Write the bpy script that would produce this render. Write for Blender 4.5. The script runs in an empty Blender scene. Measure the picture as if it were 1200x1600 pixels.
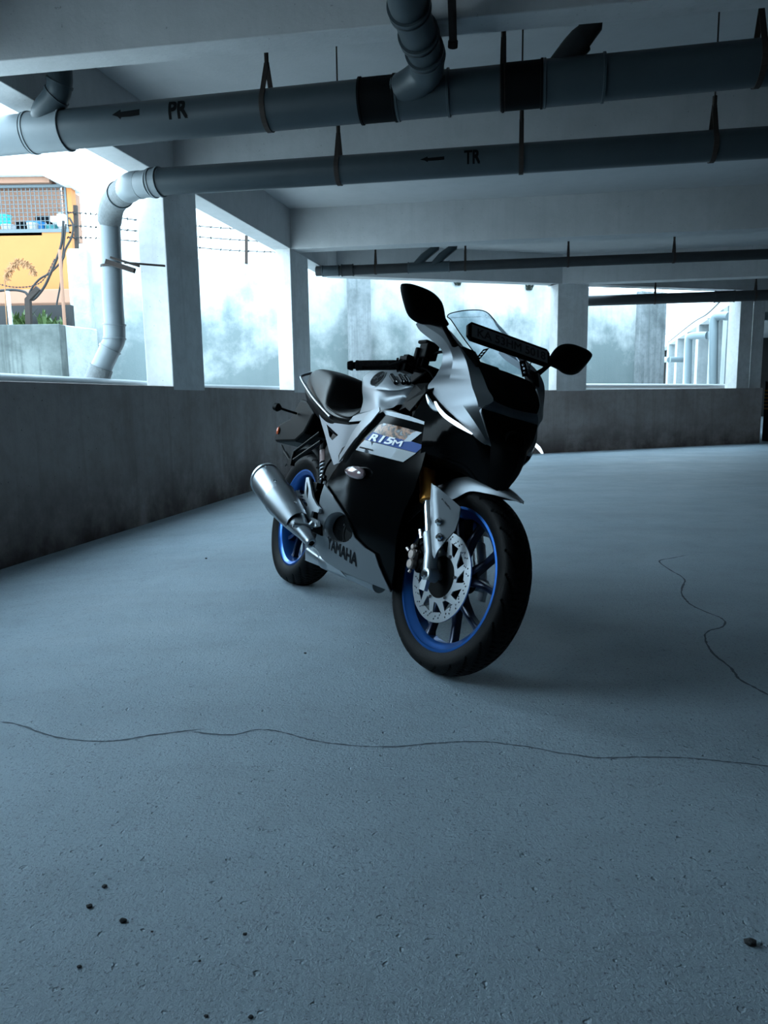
import bpy, bmesh, math, random
from math import sin, cos, pi, radians, atan, atan2, sqrt
from mathutils import Vector, Matrix
from mathutils.geometry import delaunay_2d_cdt
V = Vector
random.seed(7)
SC = bpy.context.scene
COL = SC.collection
# ------------------------------------------------------------------ camera
FPX = 1153.2
CAM_H = 0.846
pitch = atan((800 - 625.6) / FPX)
roll = atan(0.014)
camd = bpy.data.cameras.new('camera')
cam = bpy.data.objects.new('camera', camd)
COL.objects.link(cam)
SC.camera = cam
camd.sensor_fit = 'VERTICAL'
camd.sensor_height = 36.0
camd.lens = 36.0 * FPX / 1600.0
camd.clip_start = 0.05
camd.clip_end = 300
Fv = V((0, cos(pitch), -sin(pitch)))
R0 = V((1, 0, 0))
U0 = R0.cross(Fv)
Rv = cos(roll) * R0 - sin(roll) * U0
Uv = cos(roll) * U0 + sin(roll) * R0
mw = Matrix((Rv, Uv, -Fv)).transposed().to_4x4()
mw.translation = V((0, 0, CAM_H))
cam.matrix_world = mw
# ------------------------------------------------------------------ light
SC.view_settings.view_transform = 'Standard'
SC.view_settings.look = 'None'
SC.view_settings.exposure = 0.0
SC.view_settings.gamma = 1.0
SC.view_settings.use_curve_mapping = False
world = bpy.data.worlds.new('overcast_sky')
SC.world = world
world.use_nodes = True
wn = world.node_tree.nodes
wl = world.node_tree.links
bg = wn['Background']
tc = wn.new('ShaderNodeTexCoord')
sepw = wn.new('ShaderNodeSeparateXYZ')
rampw = wn.new('ShaderNodeValToRGB')
wl.new(tc.outputs['Generated'], sepw.inputs[0])
wl.new(sepw.outputs['Z'], rampw.inputs[0])
rampw.color_ramp.elements[0].position = 0.0
rampw.color_ramp.elements[0].color = (0.66, 0.87, 1.0, 1)
rampw.color_ramp.elements[1].position = 0.7
rampw.color_ramp.elements[1].color = (0.58, 0.83, 1.0, 1)
wl.new(rampw.outputs[0], bg.inputs[0])
bg.inputs[1].default_value = 10.5

# ------------------------------------------------------------------ materials
def new_mat(name):
    m = bpy.data.materials.new(name)
    m.use_nodes = True
    return m, m.node_tree.nodes, m.node_tree.links, m.node_tree.nodes['Principled BSDF']

def mat(name, col, rough=0.5, metal=0.0, noise=0.0, nscale=8.0, coat=0.0, bump=0.0, bscale=60.0, emit=None, estr=0.0, spec=0.5, ior=1.5):
    m, n, l, b = new_mat(name)
    b.inputs['Roughness'].default_value = rough
    b.inputs['Metallic'].default_value = metal
    b.inputs['Coat Weight'].default_value = coat
    b.inputs['Coat Roughness'].default_value = 0.08
    b.inputs['Specular IOR Level'].default_value = spec
    b.inputs['IOR'].default_value = ior
    c = (*col, 1)
    b.inputs['Base Color'].default_value = c
    if noise > 0 or bump > 0:
        t = n.new('ShaderNodeTexCoord')
    if noise > 0:
        nz = n.new('ShaderNodeTexNoise')
        nz.inputs['Scale'].default_value = nscale
        nz.inputs['Detail'].default_value = 6
        nz.inputs['Roughness'].default_value = 0.65
        l.new(t.outputs['Object'], nz.inputs['Vector'])
        mx = n.new('ShaderNodeMix')
        mx.data_type = 'RGBA'
        mx.inputs[6].default_value = tuple(x * (1 - noise) for x in col) + (1,)
        mx.inputs[7].default_value = tuple(min(1, x * (1 + noise * .6)) for x in col) + (1,)
        l.new(nz.outputs['Fac'], mx.inputs[0])
        l.new(mx.outputs[2], b.inputs['Base Color'])
    if bump > 0:
        nb = n.new('ShaderNodeTexNoise')
        nb.inputs['Scale'].default_value = bscale
        nb.inputs['Detail'].default_value = 4
        l.new(t.outputs['Object'], nb.inputs['Vector'])
        bp = n.new('ShaderNodeBump')
        bp.inputs['Strength'].default_value = bump
        bp.inputs['Distance'].default_value = 0.01
        l.new(nb.outputs['Fac'], bp.inputs['Height'])
        l.new(bp.outputs[0], b.inputs['Normal'])
    if emit:
        b.inputs['Emission Color'].default_value = (*emit, 1)
        b.inputs['Emission Strength'].default_value = estr
    return m

def concrete(name, col, dark, amt=0.5, scale=1.2, streak=0.0, low=None, bump=0.25, dots=0.0):
    """painted / raw concrete with blotches, vertical streaks, pits and a dirty foot (low = (z0, z1, colour, strength))"""
    m, n, l, b = new_mat(name)
    b.inputs['Roughness'].default_value = 0.9
    b.inputs['Specular IOR Level'].default_value = 0.25
    t = n.new('ShaderNodeTexCoord')
    def noise(sc, vec=None, det=8, ro=0.62):
        q = n.new('ShaderNodeTexNoise')
        q.inputs['Scale'].default_value = sc
        q.inputs['Detail'].default_value = det
        q.inputs['Roughness'].default_value = ro
        l.new(vec if vec else t.outputs['Object'], q.inputs['Vector'])
        return q
    def ramp(src, a, bb, inv=False):
        r = n.new('ShaderNodeMapRange')
        r.inputs[1].default_value = a
        r.inputs[2].default_value = bb
        if inv:
            r.inputs[3].default_value = 1
            r.inputs[4].default_value = 0
        l.new(src, r.inputs[0])
        return r.outputs[0]
    def mix(fac, c1, c2):
        x = n.new('ShaderNodeMix')
        x.data_type = 'RGBA'
        if isinstance(fac, float): x.inputs[0].default_value = fac
        else: l.new(fac, x.inputs[0])
        for i, c in ((6, c1), (7, c2)):
            if isinstance(c, tuple): x.inputs[i].default_value = (*c, 1)
            else: l.new(c, x.inputs[i])
        return x.outputs[2]
    def mul(a, bb):
        x = n.new('ShaderNodeMath')
        x.operation = 'MULTIPLY'
        l.new(a, x.inputs[0])
        if isinstance(bb, float): x.inputs[1].default_value = bb
        else: l.new(bb, x.inputs[1])
        return x.outputs[0]
    n1 = noise(scale)
    f = mul(ramp(n1.outputs['Fac'], 0.42, 0.68), amt)
    c = mix(f, col, dark)
    n2 = noise(scale * 9)
    c = mix(mul(ramp(n2.outputs['Fac'], 0.45, 0.8), amt * .6), c, dark)
    if streak > 0:
        mp = n.new('ShaderNodeMapping')
        mp.inputs['Scale'].default_value = (9, 9, 0.35)
        l.new(t.outputs['Object'], mp.inputs[0])
        n3 = noise(1.0, mp.outputs[0], 5)
        c = mix(mul(ramp(n3.outputs['Fac'], 0.5, 0.72), streak), c, dark)
    if low:
        z0, z1, lc, ls = low
        sp = n.new('ShaderNodeSeparateXYZ')
        l.new(t.outputs['Object'], sp.inputs[0])
        g = ramp(sp.outputs['Z'], z0, z1, True)
        n4 = noise(2.6 if z0 < .5 else 1.1)
        if z0 > .5:      # tall wall: tide line of dirt whose edge wanders with the noise
            s1 = n.new('ShaderNodeMath'); s1.operation = 'MULTIPLY_ADD'
            l.new(g, s1.inputs[0]); s1.inputs[1].default_value = .55; l.new(n4.outputs['Fac'], s1.inputs[2])
            g2 = ramp(s1.outputs[0], .66, .90)
        else: g2 = mul(g, ramp(n4.outputs['Fac'], 0.3, 0.6))
        c = mix(mul(g2, ls), c, lc)
    if dots > 0:
        n5 = noise(45.0, None, 2)
        c = mix(mul(ramp(n5.outputs['Fac'], 0.70, 0.76), dots), c, tuple(x * .35 for x in dark))
    l.new(c, b.inputs['Base Color'])
    nb = noise(40.0, None, 6)
    bp = n.new('ShaderNodeBump')
    bp.inputs['Strength'].default_value = bump
    bp.inputs['Distance'].default_value = 0.008
    l.new(nb.outputs['Fac'], bp.inputs['Height'])
    l.new(bp.outputs[0], b.inputs['Normal'])
    return m

M = {}
M['paint'] = concrete('painted_concrete', (.46, .46, .465), (.32, .32, .32), .5, 1.0, .25, dots=.5)
M['column'] = concrete('column_concrete', (.62, .62, .62), (.36, .35, .345), .6, 1.6, .35, dots=.6)
M['parapet'] = concrete('stained_parapet', (.34, .30, .29), (.19, .155, .145), .7, 1.3, .45, low=(-.1, .45, (.055, .038, .035), .9), dots=.7)
M['slab'] = concrete('ceiling_concrete', (.42, .42, .425), (.30, .30, .30), .4, .8)
M['dim'] = concrete('light_soaking_concrete', (.05, .05, .05), (.03, .03, .03), .5, 1.0)  # kept near black to soak up bounced light
M['outer'] = concrete('weathered_outer_wall', (.46, .48, .48), (.13, .16, .17), .62, .45, .22, low=(1.0, 3.3, (.115, .15, .155), .88), bump=.5)
M['pilaster'] = concrete('grey_stained_pilaster', (.22, .24, .25), (.07, .085, .09), .8, 1.5, .7)
M['wingcol'] = concrete('pale_blue_grey_concrete', (.26, .29, .30), (.14, .16, .17), .5, 1.5, .3)
M['yard'] = concrete('pale_yard_concrete', (.62, .62, .60), (.45, .45, .44), .4, .6)
M['outer_white'] = concrete('white_rendered_wall', (.55, .57, .58), (.28, .31, .33), .4, .8, .3)
M['oldwall'] = concrete('mossy_grey_wall', (.12, .135, .13), (.025, .033, .033), .9, 1.0, .9)
M['rough'] = concrete('rough_white_render', (.36, .38, .38), (.16, .18, .19), .5, 5.0, .0, bump=1.0)
M['orange'] = mat('orange_render', (.37, .128, .036), .9, noise=.15, nscale=2)
M['tan'] = mat('tan_render', (.25, .13, .085), .9, noise=.15, nscale=2)
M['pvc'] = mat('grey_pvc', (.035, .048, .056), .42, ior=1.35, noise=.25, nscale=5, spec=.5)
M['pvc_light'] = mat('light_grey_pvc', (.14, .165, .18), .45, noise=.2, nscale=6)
M['pvc_dirty'] = mat('cement_smeared_pvc', (.11, .12, .125), .75, noise=.6, nscale=20, bump=.5, bscale=50)
M['pvc_band'] = mat('black_rubber_band', (.002, .0025, .003), .6, ior=1.15)
M['oldpipe'] = mat('grimy_grey_pipe', (.025, .028, .031), .6, ior=1.3, noise=.4, nscale=6)
M['rust'] = mat('rusty_steel', (.018, .010, .007), .85, noise=.5, nscale=30)
M['stencil'] = mat('black_stencil_paint', (.003, .0035, .004), .7, ior=1.15)
M['wire'] = mat('dark_wire', (.006, .006, .007), .7)
M['crack'] = mat('blue_grey_crack', (.085, .105, .125), 1.0)  # plain blue-grey tone for the crack ribbons
M['pebble'] = mat('dark_pebble', (.03, .032, .035), .8, noise=.5, nscale=60)

def floor_mat():
    m, n, l, b = new_mat('trowelled_concrete_floor')
    b.inputs['Specular IOR Level'].default_value = 0.35
    t = n.new('ShaderNodeTexCoord')
    def noise(sc, det=8, ro=.6, vec=None):
        q = n.new('ShaderNodeTexNoise')
        q.inputs['Scale'].default_value = sc
        q.inputs['Detail'].default_value = det
        q.inputs['Roughness'].default_value = ro
        l.new(vec if vec else t.outputs['Object'], q.inputs['Vector'])
        return q.outputs['Fac']
    def rng(s, a, bb, c=0., d=1.):
        r = n.new('ShaderNodeMapRange')
        for i, x in enumerate((a, bb, c, d)): r.inputs[i + 1].default_value = x
        l.new(s, r.inputs[0])
        return r.outputs[0]
    def mixc(f, c1, c2):
        x = n.new('ShaderNodeMix')
        x.data_type = 'RGBA'
        l.new(f, x.inputs[0])
        for i, c in ((6, c1), (7, c2)):
            if isinstance(c, tuple): x.inputs[i].default_value = (*c, 1)
            else: l.new(c, x.inputs[i])
        return x.outputs[2]
    mp = n.new('ShaderNodeMapping')
    mp.inputs['Rotation'].default_value = (0, 0, radians(-15))
    mp.inputs['Scale'].default_value = (.5, 1.6, 1)
    l.new(t.outputs['Object'], mp.inputs[0])
    c = mixc(rng(noise(.9, 8, .6, mp.outputs[0]), .35, .68), (.31, .385, .44), (.25, .31, .355))
    c = mixc(rng(noise(7), .5, .8, 0, .5), c, (.22, .26, .29))
    c = mixc(rng(noise(60, 3), .60, .72, 0, .45), c, (.10, .11, .12))
    c = mixc(rng(noise(140, 2), .60, .70, 0, .65), c, (.05, .06, .07))
    l.new(c, b.inputs['Base Color'])
    l.new(rng(noise(3), .3, .7, .50, .72), b.inputs['Roughness'])
    def math(op, a, bb):
        x = n.new('ShaderNodeMath')
        x.operation = op
        for i, s in enumerate((a, bb)):
            if isinstance(s, float): x.inputs[i].default_value = s
            else: l.new(s, x.inputs[i])
        return x.outputs[0]
    h = math('ADD', math('MULTIPLY', noise(28, 6, .7), .5), math('MULTIPLY', noise(150, 4, .7), .5))
    pit = rng(noise(42, 2), .66, .74, 0., -.6)
    h = math('ADD', h, pit)
    bp = n.new('ShaderNodeBump')
    bp.inputs['Strength'].default_value = .9
    bp.inputs['Distance'].default_value = .008
    l.new(h, bp.inputs['Height'])
    l.new(bp.outputs[0], b.inputs['Normal'])
    return m
M['floor'] = floor_mat()

# bike materials
M['silver'] = mat('silver_paint', (.18, .20, .22), .42, .72, ior=1.35)
M['silver_dark'] = mat('satin_silver_grey', (.085, .10, .118), .45, .65, ior=1.35)
M['gloss'] = mat('gloss_black_paint', (.0012, .0015, .0018), .14, ior=1.12)
M['black'] = mat('matt_black_plastic', (.0018, .0022, .0026), .5, ior=1.12)
M['frame'] = mat('black_frame_paint', (.002, .0025, .003), .4, ior=1.16)
M['rubber'] = mat('tyre_rubber', (.006, .0062, .0068), .55, ior=1.18, noise=.4, nscale=20, bump=.15, bscale=300)
M['blue'] = mat('metallic_blue_rim', (.02, .115, .40), .3, .75, coat=.3)
M['bluedark'] = mat('shade_darkened_blue_spoke', (.003, .010, .035), .3, .4, coat=.2)  # rim blue darkened to paint in the shade on the spokes
M['bluedec'] = mat('blue_decal', (.008, .055, .25), .45, ior=1.25)
M['white'] = mat('white_lettering', (.8, .85, .9), .4)
M['chrome'] = mat('bright_chrome', (.75, .78, .80), .12, 1.0)
M['steel'] = mat('brushed_steel', (.36, .39, .42), .34, 1.0)
M['alloy'] = mat('cast_alloy', (.42, .45, .48), .42, .9)
M['gold'] = mat('gold_anodised', (1.0, .45, .10), .45, .8)
M['vinyl'] = mat('black_seat_vinyl', (.0022, .0025, .0028), .38, ior=1.25, bump=.1, bscale=200)
M['lens'] = mat('smoked_lens', (.20, .14, .15), .15, coat=1)
M['amber'] = mat('orange_red_reflector', (.60, .10, .03), .3)
M['pink'] = mat('faded_pink_grey_cap', (.30, .20, .20), .4, noise=.3, nscale=20)
M['drl'] = mat('lit_led_strip', (.8, .9, 1), .3, emit=(.75, .9, 1.0), estr=1.6)
M['drl_dim'] = mat('clear_lamp_sliver', (.30, .36, .42), .2, coat=1)
M['drllow'] = mat('lit_led_bar', (.8, .9, 1), .3, emit=(.7, .88, 1.0), estr=1.6)
M['mirror'] = mat('mirror_glass', (.8, .8, .8), .03, 1.0)
M['letter'] = mat('black_lettering', (.003, .004, .006), .5, ior=1.15)
def reflection_mat():  # mottled colours imitating house and sky reflected in the gloss black
    m, n, l, b = new_mat('blotchy_painted_reflection')
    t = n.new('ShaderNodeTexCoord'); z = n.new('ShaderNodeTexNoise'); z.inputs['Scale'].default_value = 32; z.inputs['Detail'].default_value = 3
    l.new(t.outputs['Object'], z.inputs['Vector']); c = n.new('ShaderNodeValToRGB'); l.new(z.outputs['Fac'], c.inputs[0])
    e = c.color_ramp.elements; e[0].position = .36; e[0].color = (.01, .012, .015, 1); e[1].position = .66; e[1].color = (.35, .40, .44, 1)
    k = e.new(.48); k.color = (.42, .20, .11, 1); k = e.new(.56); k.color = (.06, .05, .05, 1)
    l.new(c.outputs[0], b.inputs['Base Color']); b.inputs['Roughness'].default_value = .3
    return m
M['painted_reflection'] = reflection_mat()
M['plate'] = mat('dark_grey_plate', (.14, .15, .16), .5)
M['plateletter'] = mat('plate_lettering', (.012, .013, .015), .4)
M['greydec'] = mat('grey_decal', (.22, .25, .27), .4)

def glass_mat(name, tint, alpha):
    m, n, l, b = new_mat(name)
    out = n['Material Output']
    tr = n.new('ShaderNodeBsdfTransparent')
    tr.inputs[0].default_value = (*tint, 1)
    gl = n.new('ShaderNodeBsdfGlossy')
    gl.inputs['Roughness'].default_value = .04
    fr = n.new('ShaderNodeFresnel')
    fr.inputs[0].default_value = 1.45
    mx = n.new('ShaderNodeMixShader')
    l.new(fr.outputs[0], mx.inputs[0])
    l.new(tr.outputs[0], mx.inputs[1])
    l.new(gl.outputs[0], mx.inputs[2])
    l.new(mx.outputs[0], out.inputs[0])
    return m
M['screen'] = glass_mat('tinted_windscreen', (.62, .70, .76), .5)

# ------------------------------------------------------------------ helpers
def link(o, parent=None):
    COL.objects.link(o)
    if parent: o.parent = parent
    return o

def mesh(name, vs, fs, m, parent=None, smooth=False, angle=None, solid=None, bevel=None, off=-1):
    me = bpy.data.meshes.new(name)
    me.from_pydata([tuple(v) for v in vs], [], [tuple(f) for f in fs])
    me.validate()
    me.update()
    bm = bmesh.new()
    bm.from_mesh(me)
    bmesh.ops.remove_doubles(bm, verts=bm.verts, dist=1e-5)
    bmesh.ops.recalc_face_normals(bm, faces=bm.faces)
    if smooth:
        for f in bm.faces: f.smooth = True
        if angle:
            for e in bm.edges:
                if len(e.link_faces) == 2 and e.calc_face_angle(0) > radians(angle): e.smooth = False
    bm.to_mesh(me)
    bm.free()
    me.materials.append(M[m])
    o = bpy.data.objects.new(name, me)
    link(o, parent)
    if solid:
        md = o.modifiers.new('thickness', 'SOLIDIFY')
        md.thickness = solid
        md.offset = off
        es = o.modifiers.new('edge_split', 'EDGE_SPLIT')
        es.split_angle = radians(38)
    if bevel:
        md = o.modifiers.new('bevel', 'BEVEL')
        md.width = bevel
        md.segments = 2
        md.limit_method = 'ANGLE'
    return o

class MB:
    """collects simple shapes into one mesh"""
    def __init__(s): s.v = []; s.f = []
    def add(s, vs, fs):
        k = len(s.v)
        s.v += [tuple(v) for v in vs]
        s.f += [tuple(i + k for i in f) for f in fs]
        return s
    def box(s, c, d, rot=None):
        c = V(c)
        vs = [V((x * d[0] / 2, y * d[1] / 2, z * d[2] / 2)) for x in (-1, 1) for y in (-1, 1) for z in (-1, 1)]
        if rot: vs = [rot @ v for v in vs]
        return s.add([v + c for v in vs], [(0, 1, 3, 2), (4, 6, 7, 5), (0, 4, 5, 1), (2, 3, 7, 6), (0, 2, 6, 4), (1, 5, 7, 3)])
    def prism(s, poly, z0, z1):
        n = len(poly)
        vs = [(p[0], p[1], z0) for p in poly] + [(p[0], p[1], z1) for p in poly]
        fs = [tuple(range(n))[::-1], tuple(range(n, 2 * n))] + [(i, (i + 1) % n, n + (i + 1) % n, n + i) for i in range(n)]
        return s.add(vs, fs)
    def hexa(s, a, b):
        """a, b: two quads (4 points each)"""
        return s.add(list(a) + list(b), [(3, 2, 1, 0), (4, 5, 6, 7)] + [(i, (i + 1) % 4, 4 + (i + 1) % 4, 4 + i) for i in range(4)])
    def tube(s, pts, r, n=12, cap=True, closed=False):
        pts = [V(p) for p in pts]
        rs = r if isinstance(r, (list, tuple)) else [r] * len(pts)
        N = len(pts)
        up = None
        rings = []
        for i, p in enumerate(pts):
            if closed: t = pts[(i + 1) % N] - pts[i - 1]
            else: t = pts[min(i + 1, N - 1)] - pts[max(i - 1, 0)]
            if t.length < 1e-9: t = V((0, 0, 1))
            t.normalize()
            if up is None: up = t.orthogonal().normalized()
            else:
                up = up - t * up.dot(t)
                if up.length < 1e-6: up = t.orthogonal()
                up.normalize()
            w = t.cross(up)
            rings.append([p + (up * cos(2 * pi * k / n) + w * sin(2 * pi * k / n)) * rs[i] for k in range(n)])
        vs = [q for rg in rings for q in rg]
        fs = []
        for i in range(N if closed else N - 1):
            j = (i + 1) % N
            for k in range(n): fs.append((i * n + k, i * n + (k + 1) % n, j * n + (k + 1) % n, j * n + k))
        if cap and not closed:
            fs.append(tuple(range(n))[::-1])
            fs.append(tuple((N - 1) * n + k for k in range(n)))
        return s.add(vs, fs)
    def lathe(s, o, ax, prof, n=32, closed=False):
        """prof: list of (distance along axis, radius)"""
        o = V(o); ax = V(ax).normalized()
        a = ax.orthogonal().normalized(); w = ax.cross(a)
        vs = []
        for d, r in prof:
            for k in range(n):
                vs.append(o + ax * d + (a * cos(2 * pi * k / n) + w * sin(2 * pi * k / n)) * r)
        fs = []
        L = len(prof)
        for i in range(L if closed else L - 1):
            j = (i + 1) % L
            for k in range(n): fs.append((i * n + k, i * n + (k + 1) % n, j * n + (k + 1) % n, j * n + k))
        if not closed:
            fs.append(tuple(range(n))[::-1]); fs.append(tuple((L - 1) * n + k for k in range(n)))
        return s.add(vs, fs)
    def xf(s, fn):
        s.v = [tuple(fn(V(v))) for v in s.v]
        return s
    def build(s, name, m, parent=None, smooth=False, angle=35, bevel=None, solid=None):
        return mesh(name, s.v, s.f, m, parent, smooth, angle if smooth else None, solid, bevel)

def thing(name, label, cat, loc=(0, 0, 0), group=None):
    o = bpy.data.objects.new(name, None)
    o.empty_display_size = .1
    o.location = loc
    o['label'] = label; o['category'] = cat
    if group: o['group'] = group
    return link(o)
def tag(o, label, cat, group=None, kind=None):
    o['label'] = label; o['category'] = cat
    if group: o['group'] = group
    if kind: o['kind'] = kind
    return o
def struct(o, label=None):
    o['kind'] = 'structure'
    if label: o['label'] = label
    return o
def crom(P, n=4, closed=False):
    P = [V(p) for p in P]
    out = []
    N = len(P)
    for i in range(N if closed else N - 1):
        if closed: a, b, c, d = P[i - 1], P[i], P[(i + 1) % N], P[(i + 2) % N]
        else: a, b, c, d = P[max(i - 1, 0)], P[i], P[i + 1], P[min(i + 2, N - 1)]
        for k in range(n):
            t = k / n
            out.append(.5 * ((2 * b) + (c - a) * t + (2 * a - 5 * b + 4 * c - d) * t * t + (3 * b - a - 3 * c + d) * t ** 3))
    if not closed: out.append(P[-1])
    return out
def surf(rows, nu=4, nv=4):
    """smooth patch through rows of control points -> verts, faces"""
    up = [crom(r, nu) for r in rows]
    cols = [crom([r[j] for r in up], nv) for j in range(len(up[0]))]
    nr = len(cols[0]); nc = len(cols)
    vs = [cols[j][i] for i in range(nr) for j in range(nc)]
    fs = [(i * nc + j, i * nc + j + 1, (i + 1) * nc + j + 1, (i + 1) * nc + j) for i in range(nr - 1) for j in range(nc - 1)]
    return vs, fs
def mirror(vs): return [V((v[0], -v[1], v[2])) for v in vs]

def text_tris(s, sx=1, shear=0, bold=0.0):
    cu = bpy.data.curves.new('t', 'FONT')
    cu.body = s; cu.size = 1; cu.offset = 0; cu.shear = shear; cu.resolution_u = 3
    o = bpy.data.objects.new('t', cu)
    COL.objects.link(o)
    bpy.context.view_layer.update()
    me = bpy.data.meshes.new_from_object(o.evaluated_get(bpy.context.evaluated_depsgraph_get()))
    vs = [V((v.co.x * sx, v.co.y, 0)) for v in me.vertices]
    fs = [tuple(p.vertices) for p in me.polygons]
    bpy.data.objects.remove(o); bpy.data.curves.remove(cu); bpy.data.meshes.remove(me)
    if bold:
        v0, f0 = list(vs), list(fs); vs, fs = [], []
        for dx, dy in ((-bold, -bold), (bold, -bold), (-bold, bold), (bold, bold)):
            fs += [tuple(i + len(vs) for i in f) for f in f0]; vs += [v + V((dx, dy, 0)) for v in v0]
    x0 = min(v.x for v in vs); x1 = max(v.x for v in vs); y1 = max(v.y for v in vs); y0 = min(0, min(v.y for v in vs))
    return [V(((v.x - x0) / (x1 - x0), (v.y - y0) / (y1 - y0), 0)) for v in vs], fs   # normalised to the unit box
def inside(p, poly):
    r = False; j = len(poly) - 1
    for i in range(len(poly)):
        a, b = poly[i], poly[j]
        if (a[1] > p[1]) != (b[1] > p[1]) and p[0] < (b[0] - a[0]) * (p[1] - a[1]) / (b[1] - a[1]) + a[0]: r = not r
        j = i
    return r
def plan_fill(outline, holes=(), step=.02):
    """2D polygon with holes, filled with an even triangle mesh"""
    vs = []; es = []
    for lp in [outline] + list(holes):
        k = len(vs); dens = []
        for i in range(len(lp)):
            a = V(lp[i][:2]); b = V(lp[(i + 1) % len(lp)][:2])
            m = max(1, int((b - a).length / step))
            for q in range(m): dens.append(a.lerp(b, q / m))
        vs += dens
        es += [(k + i, k + (i + 1) % len(dens)) for i in range(len(dens))]
    xs = [v.x for v in vs]; ys = [v.y for v in vs]
    nb = len(vs)
    bound = vs[:nb]
    y = min(ys) + step / 2; r = 0
    while y < max(ys):
        x = min(xs) + (step / 2 if r % 2 else step)
        while x < max(xs):
            p = V((x, y))
            if inside(p, outline) and not any(inside(p, h) for h in holes) and min((p - q).length for q in bound) > step * .45: vs.append(p)
            x += step
        y += step * .87; r += 1
    ov, oe, of, *_ = delaunay_2d_cdt([V((v[0], v[1])) for v in vs], es, [], 0, 1e-6)
    fs = []
    for f in of:
        c = sum((ov[i] for i in f), V((0, 0))) / len(f)
        if inside(c, outline) and not any(inside(c, h) for h in holes): fs.append(tuple(f))
    return ov, fs
def refine(vs, fs, h):
    bm = bmesh.new(); bv = [bm.verts.new(v) for v in vs]
    for f in fs:
        try: bm.faces.new([bv[i] for i in f])
        except ValueError: pass
    bmesh.ops.triangulate(bm, faces=bm.faces)
    for _ in range(6):
        es = [e for e in bm.edges if e.calc_length() > h]
        if not es: break
        bmesh.ops.subdivide_edges(bm, edges=es, cuts=1); bmesh.ops.triangulate(bm, faces=bm.faces)
    bm.verts.index_update()
    r = [v.co.copy() for v in bm.verts], [tuple(v.index for v in f.verts) for f in bm.faces]; bm.free(); return r
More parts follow.
